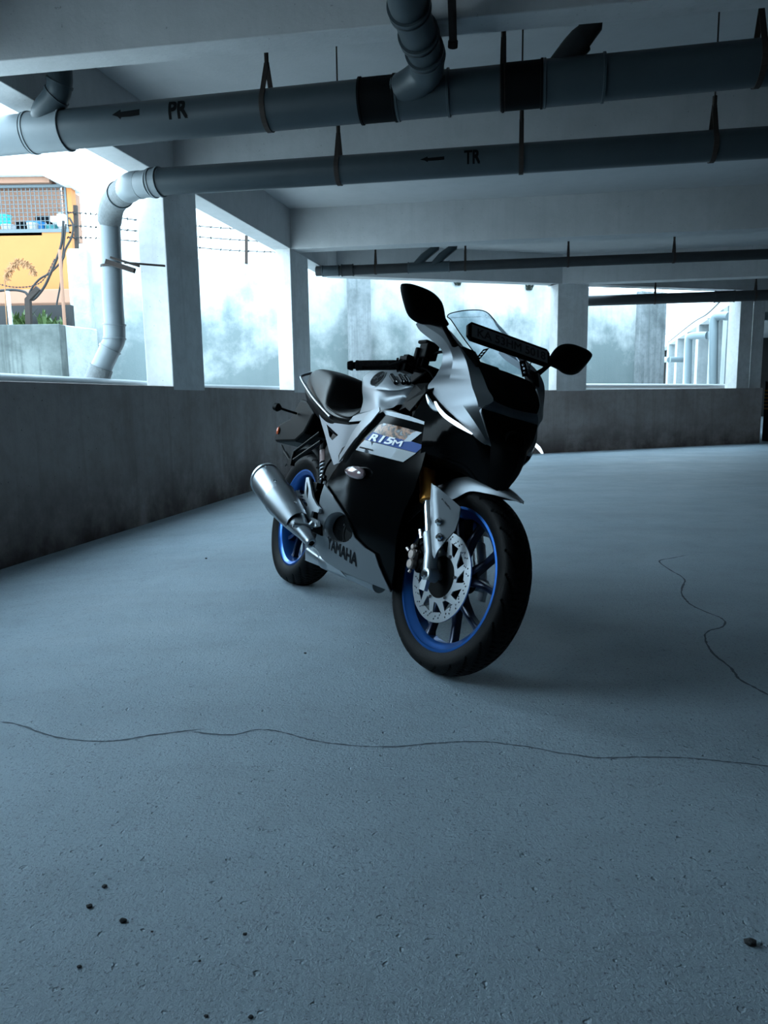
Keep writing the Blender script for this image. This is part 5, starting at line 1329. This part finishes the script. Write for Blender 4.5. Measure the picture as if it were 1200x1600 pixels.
# mirrors
mo = [(p[1], p[2]) for p in D['mirror']]
mo = [tuple(v)[:2] for v in crom([(p[0], p[1], 0) for p in mo], 4, True)]
cy = sum(p[0] for p in mo) / len(mo); cz_ = sum(p[1] for p in mo) / len(mo)
for s in (-1, 1):
    n = len(mo); vs = []; xs = ((0.0, .97), (.006, 1.0), (.016, .97), (.028, .78), (.034, .45), (.036, .05))
    for dx, sc in xs:
        vs += [V((1.262 + dx + (p[0] - cy) * sc * 0.0, -s * (cy + (p[0] - cy) * sc), cz_ + (p[1] - cz_) * sc)) for p in mo]
    k = len(xs)
    fs = [(r * n + i, r * n + (i + 1) % n, (r + 1) * n + (i + 1) % n, (r + 1) * n + i) for r in range(k - 1) for i in range(n)] + [tuple(range((k - 1) * n, k * n)), tuple(range(n))[::-1]]
    o = mesh('mirror', vs, fs, 'black', bike, True, 50)
    g2 = [V((1.2605 + 0.0, -s * (cy + (p[0] - cy) * .93), cz_ + (p[1] - cz_) * .93)) for p in mo]
    mesh('mirror_glass', g2, [tuple(range(n))], 'mirror', o)
    S0 = V((1.275, -.222, 1.058)); st_ = [S0 + V((0, -.012, .004)), S0, V((1.283, -.18, 1.015)), V((1.29, -.145, .985)), V((1.305, -.128, .970))]
    st_ = [V((p.x, -s * p.y, p.z)) if s > 0 else p for p in st_]
    if s > 0: st_ = [V((p.x, abs(p.y), p.z)) for p in st_]
    mb = MB(); mb.tube(crom(st_, 5), [.010, .010, .009, .008, .0075, .0075, .0075, .0075, .0075, .008, .008, .009, .010, .011, .013, .015, .017, .018, .02, .02, .02], 12)
    mb.build('mirror_stalk', 'black', o, smooth=True)
    mb = MB(); P = [V(p) for p in D['mbase']]; P = [V((p.x, s * abs(p.y), p.z)) for p in P]
    mb.tube(P, [.014, .022, .012], 14); mb.build('mirror_base', 'black', o, smooth=True)
# number plate over the nose
pl = D['plate']; yl, yr = pl[0][1] - .012, pl[1][1] + .012; zc = (pl[0][2] + pl[1][2]) / 2
tl = Matrix.Rotation(radians(-20), 3, 'Y')
W2, H2 = (yr - yl) / 2, .030
def plv(y, z, x): return V((1.322, (yl + yr) / 2, zc)) + tl @ V((x, y, z))
ch = .012
outl = [(-W2 + ch, H2), (W2 - ch, H2), (W2, H2 - ch), (W2, -H2 + ch), (W2 - ch, -H2), (-W2 + ch, -H2), (-W2, -H2 + ch), (-W2, H2 - ch)]
mb = MB(); n = 8; mb.add([plv(y, z, 0) for y, z in outl] + [plv(y, z, .014) for y, z in outl], [tuple(range(8))[::-1], tuple(range(8, 16))] + [(i, (i + 1) % 8, 8 + (i + 1) % 8, 8 + i) for i in range(8)])
np_ = mb.build('number_plate', 'black', bike, bevel=.003)
mb = MB(); W3, H3 = W2 - .012, H2 - .009
mb.add([plv(-W3, -H3, .0148), plv(W3, -H3, .0148), plv(W3, H3, .0148), plv(-W3, H3, .0148)], [(0, 1, 2, 3)]); mb.build('plate_sheet', 'plate', np_)
vs, fs = text_tris('KA 53HM 5018', bold=.015)
mesh('plate_lettering', [plv(-W3 * .86 + v.x * W3 * 1.8, -.014 + v.y * .028, .0156) for v in vs], fs, 'plateletter', np_)
for s in (-1, 1):
    o_, i_ = [], []
    a_ = V((1.318, s * .070, 1.015)); b2 = V((1.318, s * .095, .972)); d = (b2 - a_); 
    pr_ = [(-.006, 0), (.006, 0), (.006, 1), (-.006, 1)]
    hol = [[(.0032 * cos(t), c_ + .085 * sin(t)) for t in [2 * pi * i / 8 for i in range(8)]] for c_ in (.25, .5, .75)]
    ov, fs = plan_fill(pr_, hol, .5)
    mesh('plate_stay', [a_ + d * p[1] + V((0, p[0] * 1.6, p[0] * .8)) for p in ov], fs, 'black', np_, solid=.003)
mb = MB(); mb.tube([(1.322, .10, 1.02), (1.315, .105, .95)], .0015, 6); mb.build('plate_wire', 'black', np_)

# tank
tk = [[V(p) for p in r] for r in D['tank']]
rows = [[V((p.x + (0.01), 0, .982 if i < 4 else .965)) for i, p in enumerate(tk[0])]]
rows.append([V((p.x, p.y * .75, p.z + .010)) for p in tk[0]])
for r in tk: rows.append(r)
full = []
for i, r in enumerate(rows):
    back = V((r[0].x - .015, 0, r[0].z)) ; back2 = V((r[0].x - .012, r[0].y * .6, r[0].z))
    fr_ = V((r[-1].x + .03, r[-1].y * .5, r[-1].z)); fr2 = V((r[-1].x + .035, 0, r[-1].z))
    full.append([back, back2] + r + [fr_, fr2])
vs, fs = surf(full, 4, 4)
n = len(vs)
tank = mesh('fuel_tank', vs + mirror(vs), fs + [tuple(i + n for i in f[::-1]) for f in fs], 'silver', bike, True, 60)
sk = D['tank_skirt']; both('tank_skirt', [V(p) for p in sk], [tuple(range(len(sk)))], 'silver', bike, solid=.006)
for s in (-1, 1):
    e = D['emblem'][0]
    emblem(tank, (e[0], s * (abs(e[1]) + .008), e[2]), (.15, s * .85, .45), (0, -s * .5, .85), .036)
    vt = D['vents']
    for k in range(3):
        a_, b2 = V(vt[2 * k]), V(vt[2 * k + 1]); 
        mb = MB(); mb.tube([V((a_.x, s * (abs(a_.y) + .003), a_.z)), V((b2.x, s * (abs(b2.y) + .003), b2.z))], .009, 10); mb.build('vent_slot', 'letter', tank)
        mb = MB(); mb.tube([V((a_.x + .014, s * (abs(a_.y) + .006), a_.z)), V((b2.x + .014, s * (abs(b2.y) + .006), b2.z))], .0035, 8); mb.build('vent_rib', 'chrome', tank, smooth=True)
# seat
S_ = [(-.225, 1.015, .95, .05), (-.20, 1.022, .94, .075), (-.10, 1.020, .905, .092), (.0, 1.008, .875, .105), (.10, .992, .845, .116), (.17, .972, .825, .122), (.205, .93, .812, .124), (.24, .85, .803, .127), (.32, .825, .785, .132), (.42, .822, .768, .130), (.52, .835, .765, .115), (.565, .85, .775, .09)]
rows = []
for x, zt, zb, hw in S_:
    rows.append([V((x, 0, zt + .004)), V((x, -hw * .45, zt)), V((x, -hw * .74, zt - .012)), V((x, -hw * .92, zt - (zt - zb) * .45)), V((x, -hw, zb + (zt - zb) * .22)), V((x, -hw * 1.0, zb)), V((x, -hw * .8, zb - .008)), V((x, 0, zb - .01))])
rows = [[V((rows[0][0].x - .006, 0, (S_[0][1] + S_[0][2]) / 2))] * 8] + rows + [[V((rows[-1][0].x + .01, 0, .81))] * 8]
vs, fs = surf(rows, 4, 3); n = len(vs)
seat = mesh('seat', vs + mirror(vs), fs + [tuple(i + n for i in f[::-1]) for f in fs], 'vinyl', bike, True, 70)
for s in (-1, 1):
    mb = MB(); P = [V((p[0], s * (abs(p[1]) + .002), p[2] + .012)) for p in D['seat_low']]; mb.tube(crom(P, 5), .004, 8); mb.build('seat_piping', 'black', seat, smooth=True)
# tail subframe shell under the seat
rows = []
for x, zt, zb, hw in S_[:11]: rows.append([V((x, 0, zb - .005)), V((x, -hw * .97, zb - .004)), V((x, -hw * .96, zb - .045)), V((x, -hw * .6, zb - .085)), V((x, 0, zb - .09))])
vs, fs = surf(rows, 3, 3); n = len(vs)
mesh('tail_cowl', vs + mirror(vs), fs + [tuple(i + n for i in f[::-1]) for f in fs], 'frame', bike, True, 50)
# grab rail, both sides joined behind the seat
g = [V(p) for p in D['grab']]; gg = crom(g, 5); gg = gg + [V((p.x, -p.y, p.z)) for p in gg[::-1]]
mb = MB(); mb.tube(gg, .0062, 12); mb.build('grab_rail', 'alloy', bike, smooth=True)
# tail light, rear fender, plate holder
mb = MB(); mb.box((-.235, 0, .93), (.05, .10, .035)); mb.build('tail_light', 'amber', bike, bevel=.008)
tb = [(-.02, .80), (-.16, .86), (-.25, .87), (-.30, .82), (-.34, .77), (-.42, .755), (-.50, .735), (-.515, .66), (-.50, .64), (-.20, .655), (-.10, .70)]
n = len(tb); mb = MB(); mb.add([(x, -.075, z) for x, z in tb] + [(x, .075, z) for x, z in tb], [tuple(range(n)), tuple(range(n, 2 * n))[::-1]] + [(i, (i + 1) % n, n + (i + 1) % n, n + i) for i in range(n)])
mb.build('rear_fender', 'black', bike, bevel=.012)
for s in (-1, 1):
    mb = MB(); mb.lathe((-.475, s * .075, .70), (-.3, s, 0), [(0, .002), (0, .020), (.006, .019), (.010, .012), (.011, .002)], 24)
    mb.build('side_reflector', 'amber', bike, smooth=True)
    mb = MB(); P = [V(p) for p in D['rind']]; P = [V((p.x, s * abs(p.y), p.z)) for p in P]
    mb.tube(crom([P[1], P[2], P[3]], 4), .006, 8); ri_ = mb.build('indicator_stalk', 'black', bike, smooth=True)
    mb = MB(); mb.tube([P[0], P[0].lerp(P[1], .3), P[0].lerp(P[1], .8), P[1].lerp(P[2], .3)], [.004, .019, .021, .009], 16); mb.build('indicator', 'black', ri_, smooth=True)
# side arm / footpeg hanger of the pillion and hugger
for s in (-1, 1):
    a0, a1, b0_, b1_ = [V((p[0], s * abs(p[1]), p[2])) for p in D['subarm']]
    mb = MB(); mb.tube([a0, a1], .009, 8); mb.tube([b0_, b1_], .007, 8); mb.tube([a1, b1_], .009, 8); mb.box(a1, (.05, .02, .03)); mb.build('pillion_footrest_bracket', 'frame', bike)
    P = [V((p[0], s * abs(p[1]), p[2])) for p in D['hugger']]
    P = [V((-.16, s * .15, .625)), V((-.11, s * .145, .595)), V((-.05, s * .145, .575)), V((.02, s * .15, .553))]
    mb = MB(); mb.tube(crom(P, 4), [.002] + [.005] * 4 + [.009] * 8, 8); mb.build('pillion_footrest', 'alloy' if s > 0 else 'black', bike, smooth=True)
rows = []
for ph in range(20, 150, 13):
    a = radians(ph); rows.append([V((.345 * cos(a), y, .305 + (.345 + dz) * sin(a))) for y, dz in ((-.078, -.02), (-.06, 0), (0, .006), (.06, 0), (.078, -.02))])
vs, fs = surf(rows, 2, 2); mesh('rear_hugger', vs, fs, 'black', bike, True, 60, .003)
# shock with spring
sh0, sh1 = V(D['shock'][0]), V((.30, -.07, .47)); sh0 = V((.20, -.075, .66))
mb = MB(); mb.tube([sh0, sh1], .012, 12); mb.tube([sh0 + V((0, 0, .01)), sh0.lerp(sh1, .15)], .026, 20); so = mb.build('shock_absorber', 'frame', bike, smooth=True)
mb = MB(); mb.tube([sh0.lerp(sh1, .15), sh0.lerp(sh1, .42)], .024, 20); mb.build('reservoir', 'pink', so, smooth=True)
d = (sh1 - sh0).normalized(); u_ = d.orthogonal().normalized(); w_ = d.cross(u_); P = []
for i in range(110):
    t = i / 109; a = t * 2 * pi * 6; P.append(sh0.lerp(sh1, .42 + .5 * t) + (u_ * cos(a) + w_ * sin(a)) * .022)
mb = MB(); mb.tube(P, .0048, 8); mb.build('spring', 'steel', so, smooth=True)
mb = MB(); mb.lathe(sh1 - d * .02, d, [(0, .01), (0, .027), (.008, .027), (.008, .01)], 24); mb.build('spring_seat', 'alloy', so, smooth=True)
# exhaust
mf = [V(p) for p in D['muf']]
d = (mf[3] - mf[0]).normalized(); L_ = (mf[3] - mf[0]).length
KM = 1.1
prof = [(-.012, .030), (-.012, .050), (-.004, .060), (.012, .062), (.016, .0575), (.03, .060), (L_ * .36, .060), (L_ * .40, .061), (L_ * .42, .058), (L_ * .62, .048), (L_ * .85, .030), (L_ * .97, .022), (L_ - .004, .0205), (L_, .017), (L_, .0115), (L_ - .03, .011)]
prof = [(t, r * KM if t < L_ * .7 else r) for t, r in prof]
mb = MB(); n = 40; a_ = V((0, 0, 1)); a_ = (a_ - d * a_.dot(d)).normalized(); w_ = d.cross(a_); vs = []
for t, r in prof:
    ov_ = 1.0 + .16 * max(0, 1 - t / (L_ * .7))
    for k in range(n): an = 2 * pi * k / n; vs.append(mf[0] + d * t + a_ * cos(an) * r * ov_ + w_ * sin(an) * r)
fs = [(i * n + k, i * n + (k + 1) % n, (i + 1) * n + (k + 1) % n, (i + 1) * n + k) for i in range(len(prof) - 1) for k in range(n)] + [tuple(range(n))[::-1]]
ex = mesh('exhaust', vs, fs, 'steel', bike, True, 40)
ex['label'] = 'brushed steel exhaust'
mb = MB(); mb.lathe(mf[3] - d * .03, d, [(0, .001), (0, .0112), (.02, .0112), (.02, .001)], 20); mb.build('outlet_hole', 'letter', ex)
# heat shield, band and bolts
vs = []; n2 = 16
for t in (L_ * .37, L_ * .45, L_ * .55, L_ * .66, L_ * .74):
    r = {0: .064, 1: .061, 2: .056, 3: .050, 4: .044}[[L_ * .37, L_ * .45, L_ * .55, L_ * .66, L_ * .74].index(t)]
    for k in range(n2): an = radians(-20 + k * 8.5) ; vs.append(mf[0] + d * t + (a_ * cos(an) * 1.06 - w_ * sin(an) * (-1)) * (r + .003) if False else mf[0] + d * t + (a_ * cos(an) * 1.08 + w_ * sin(an)) * (r * KM + .003))
fs = [(i * n2 + k, i * n2 + k + 1, (i + 1) * n2 + k + 1, (i + 1) * n2 + k) for i in range(4) for k in range(n2 - 1)]
mesh('heat_shield', vs, fs, 'steel', ex, True, None, .003)
mb = MB(); mb.lathe(mf[0] + d * L_ * .345, d, [(0, .060), (0, .070), (.012, .070), (.012, .060)], 40, closed=True); mb.build('exhaust_band', 'alloy', ex, smooth=True)
for t, an in ((.06, .5), (.30, .55), (.62, .2)):
    r = .071 if t < .4 else .058
    c_ = mf[0] + d * L_ * t + (a_ * cos(an) * 1.1 + (w_ if w_.y < 0 else -w_) * sin(an)) * r
    mb = MB(); mb.lathe(c_, (c_ - (mf[0] + d * L_ * t)), [(0, .001), (0, .007), (.004, .006), (.004, .001)], 10); mb.build('shield_bolt', 'chrome', ex)
mb = MB(); mb.tube(crom([(.35, -.10, .20), (.45, -.08, .185), (.60, -.05, .18), (.9, -.03, .18)], 5), [.02] * 6 + [.034] * 6 + [.03] * 4, 20); mb.build('exhaust_header', 'steel', bike, smooth=True)
mb = MB(); mb.hexa([(.30, -.11, .235), (.32, -.115, .235), (.32, -.09, .15), (.30, -.09, .15)], [(.62, -.10, .20), (.62, -.105, .20), (.72, -.08, .165), (.72, -.085, .165)]); mb.build('sump_guard', 'alloy', bike, bevel=.003)
# rider footrest bracket, peg, pedal
bo = [(p[0], p[2]) for p in D['bracket']]; bh_ = [[(p[0], p[2]) for p in h] for h in D['br_holes']]
ov, fs = plan_fill(bo, bh_, .5)
for s in (-1, 1):
    o = mesh('footrest_bracket', [V((p[0], s * .185, p[1])) for p in ov], fs if s < 0 else [f[::-1] for f in fs], 'alloy', bike, False, None, .009, .002, 0)
    P = [V((p[0], s * abs(p[1]), p[2])) for p in D['peg']]
    mb = MB(); mb.tube([V((.545, s * .19, .335)), V((.54, s * .20, .318))], .012, 12); mb.tube([V((.545, s * .19, .318)), V((.525, s * .262, .312))], [.011, .010], 12); mb.tube([V((.525, s * .262, .312)), V((.525, s * .262, .30))], .005, 8)
    mb.build('footrest', 'steel', o, smooth=True)
    mb = MB(); P = [V((p[0], s * abs(p[1]), p[2])) for p in D['pedal']]; mb.tube([P[3], P[2]], .0045, 10); mb.build('brake_pedal' if s < 0 else 'gear_lever', 'steel', o, smooth=True)
    mb = MB(); mb.tube([P[0], P[1]], .009, 12); mb.tube([P[1], P[2]], .006, 8); mb.build('pedal_tip', 'chrome', o, smooth=True)
    for q in ((.575, .385), (.585, .332), (.455, .378)):
        mb = MB(); mb.lathe((q[0] - .005, s * .188, q[1]), (0, s, 0), [(0, .002), (0, .0085), (.005, .0085), (.005, .002)], 12); mb.build('bracket_bolt', 'chrome', o)
# master cylinder and clutter behind the bracket
mb = MB(); mb.box((.43, -.15, .44), (.05, .05, .10)); mb.box((.36, -.13, .41), (.07, .05, .05)); mb.box((.50, -.13, .36), (.14, .06, .14)); mb.tube(crom([(.44, -.15, .48), (.45, -.15, .56), (.50, -.14, .62)], 5), .006, 8)
mb.build('rear_master_cylinder', 'frame', bike, bevel=.008)
mb = MB()
for q in ((.455, .46), (.345, .405), (.50, .52), (.43, .40)): mb.lathe((q[0], -.16, q[1]), (0, -1, 0), [(0, .002), (0, .007), (.012, .007), (.012, .002)], 10)
mb.build('frame_bolt', 'chrome', bike)
# front indicators
ic = D['indic']
for s in (-1, 1):
    P = [V((p[0], s * abs(p[1]), p[2])) for p in ic]; c_ = P[0].lerp(P[2], .5); wy = WF(c_.x, c_.z)
    mb = MB(); vs = []
    n = 24
    ax_ = V((P[2].x - P[0].x, s * (abs(P[2].y) - abs(P[0].y)), 0)).normalized()
    Lh = .072
    pts = [c_ + ax_ * (t * Lh) for t in (-1, -.9, -.6, -.2, .2, .6, .85, .97)]
    mb.tube(pts, [.001, .007, .016, .021, .0225, .021, .015, .006], 20)
    mb.xf(lambda v: V((v.x, c_.y + (v.y - c_.y) * .8, v.z)))
    ind = mb.build('indicator', 'lens', bike, smooth=True)
    mb = MB(); mb.tube([V((c_.x, s * (wy - .01), c_.z)), V((c_.x, c_.y, c_.z))], .012, 12); mb.build('indicator_stem', 'black', ind, smooth=True)
    mb = MB(); mb.lathe((.905, s * (WF(1.0, .535) + .001), .53), (0, s, 0), [(0, .001), (0, .006), (.004, .005), (.004, .001)], 10); mb.build('fairing_bolt', 'chrome', bike)
# side stand on the far side
mb = MB(); mb.tube([(.52, .10, .25), (.50, .21, .145), (.49, .30, .088)], .011, 12); mb.box((.49, .305, .084), (.06, .045, .008), Matrix.Rotation(BLEAN, 3, 'X')); mb.build('side_stand', 'frame', bike)
# belly underside
mb = MB(); P = [(.50, .215), (.75, .19), (1.0, .20), (1.10, .205)]
vs = []; 
for x, z in P: vs += [(x, -(WF(x, z)), z), (x, 0, z - .012), (x, WF(x, z), z)]
fs = [(i * 3 + q, i * 3 + q + 1, (i + 1) * 3 + q + 1, (i + 1) * 3 + q) for i in range(3) for q in range(2)]
mesh('belly_pan', vs, fs, 'silver_dark', bike, True, 50, .004)

# ------------------------------------------------------------------ groups of like things
GROUPS = {'pipe_hanger': 'steel hangers carrying the drain pipes', 'barbed_wire': 'barbed wire strands outside', 'weed': 'weeds growing outside the garage', 'pebble': 'dark stones and grit on the floor', 'bucket': 'tubs and buckets on the house balcony', 'fence_post': 'posts outside the garage', 'wall_pipe': 'pale pipes on the wing wall', 'cable': 'black cables outside', 'standing_pipe': 'thin pipes standing in the dark bay', 'drain_pipe': 'drain pipes of the garage', 'white_pipe': 'pale pipes lying along the parapets', 'concrete_column': 'concrete columns of the garage', 'ceiling_beam': 'concrete cross beams of the ceiling', 'edge_beam': 'edge beams over the parapets', 'floor_crack': 'cracks in the floor', 'wall_pilaster': 'pilasters of the boundary wall'}
for o in SC.objects:
    k = o.name.split('.')[0]
    if o.parent is None and k in GROUPS: o['group'] = GROUPS[k]
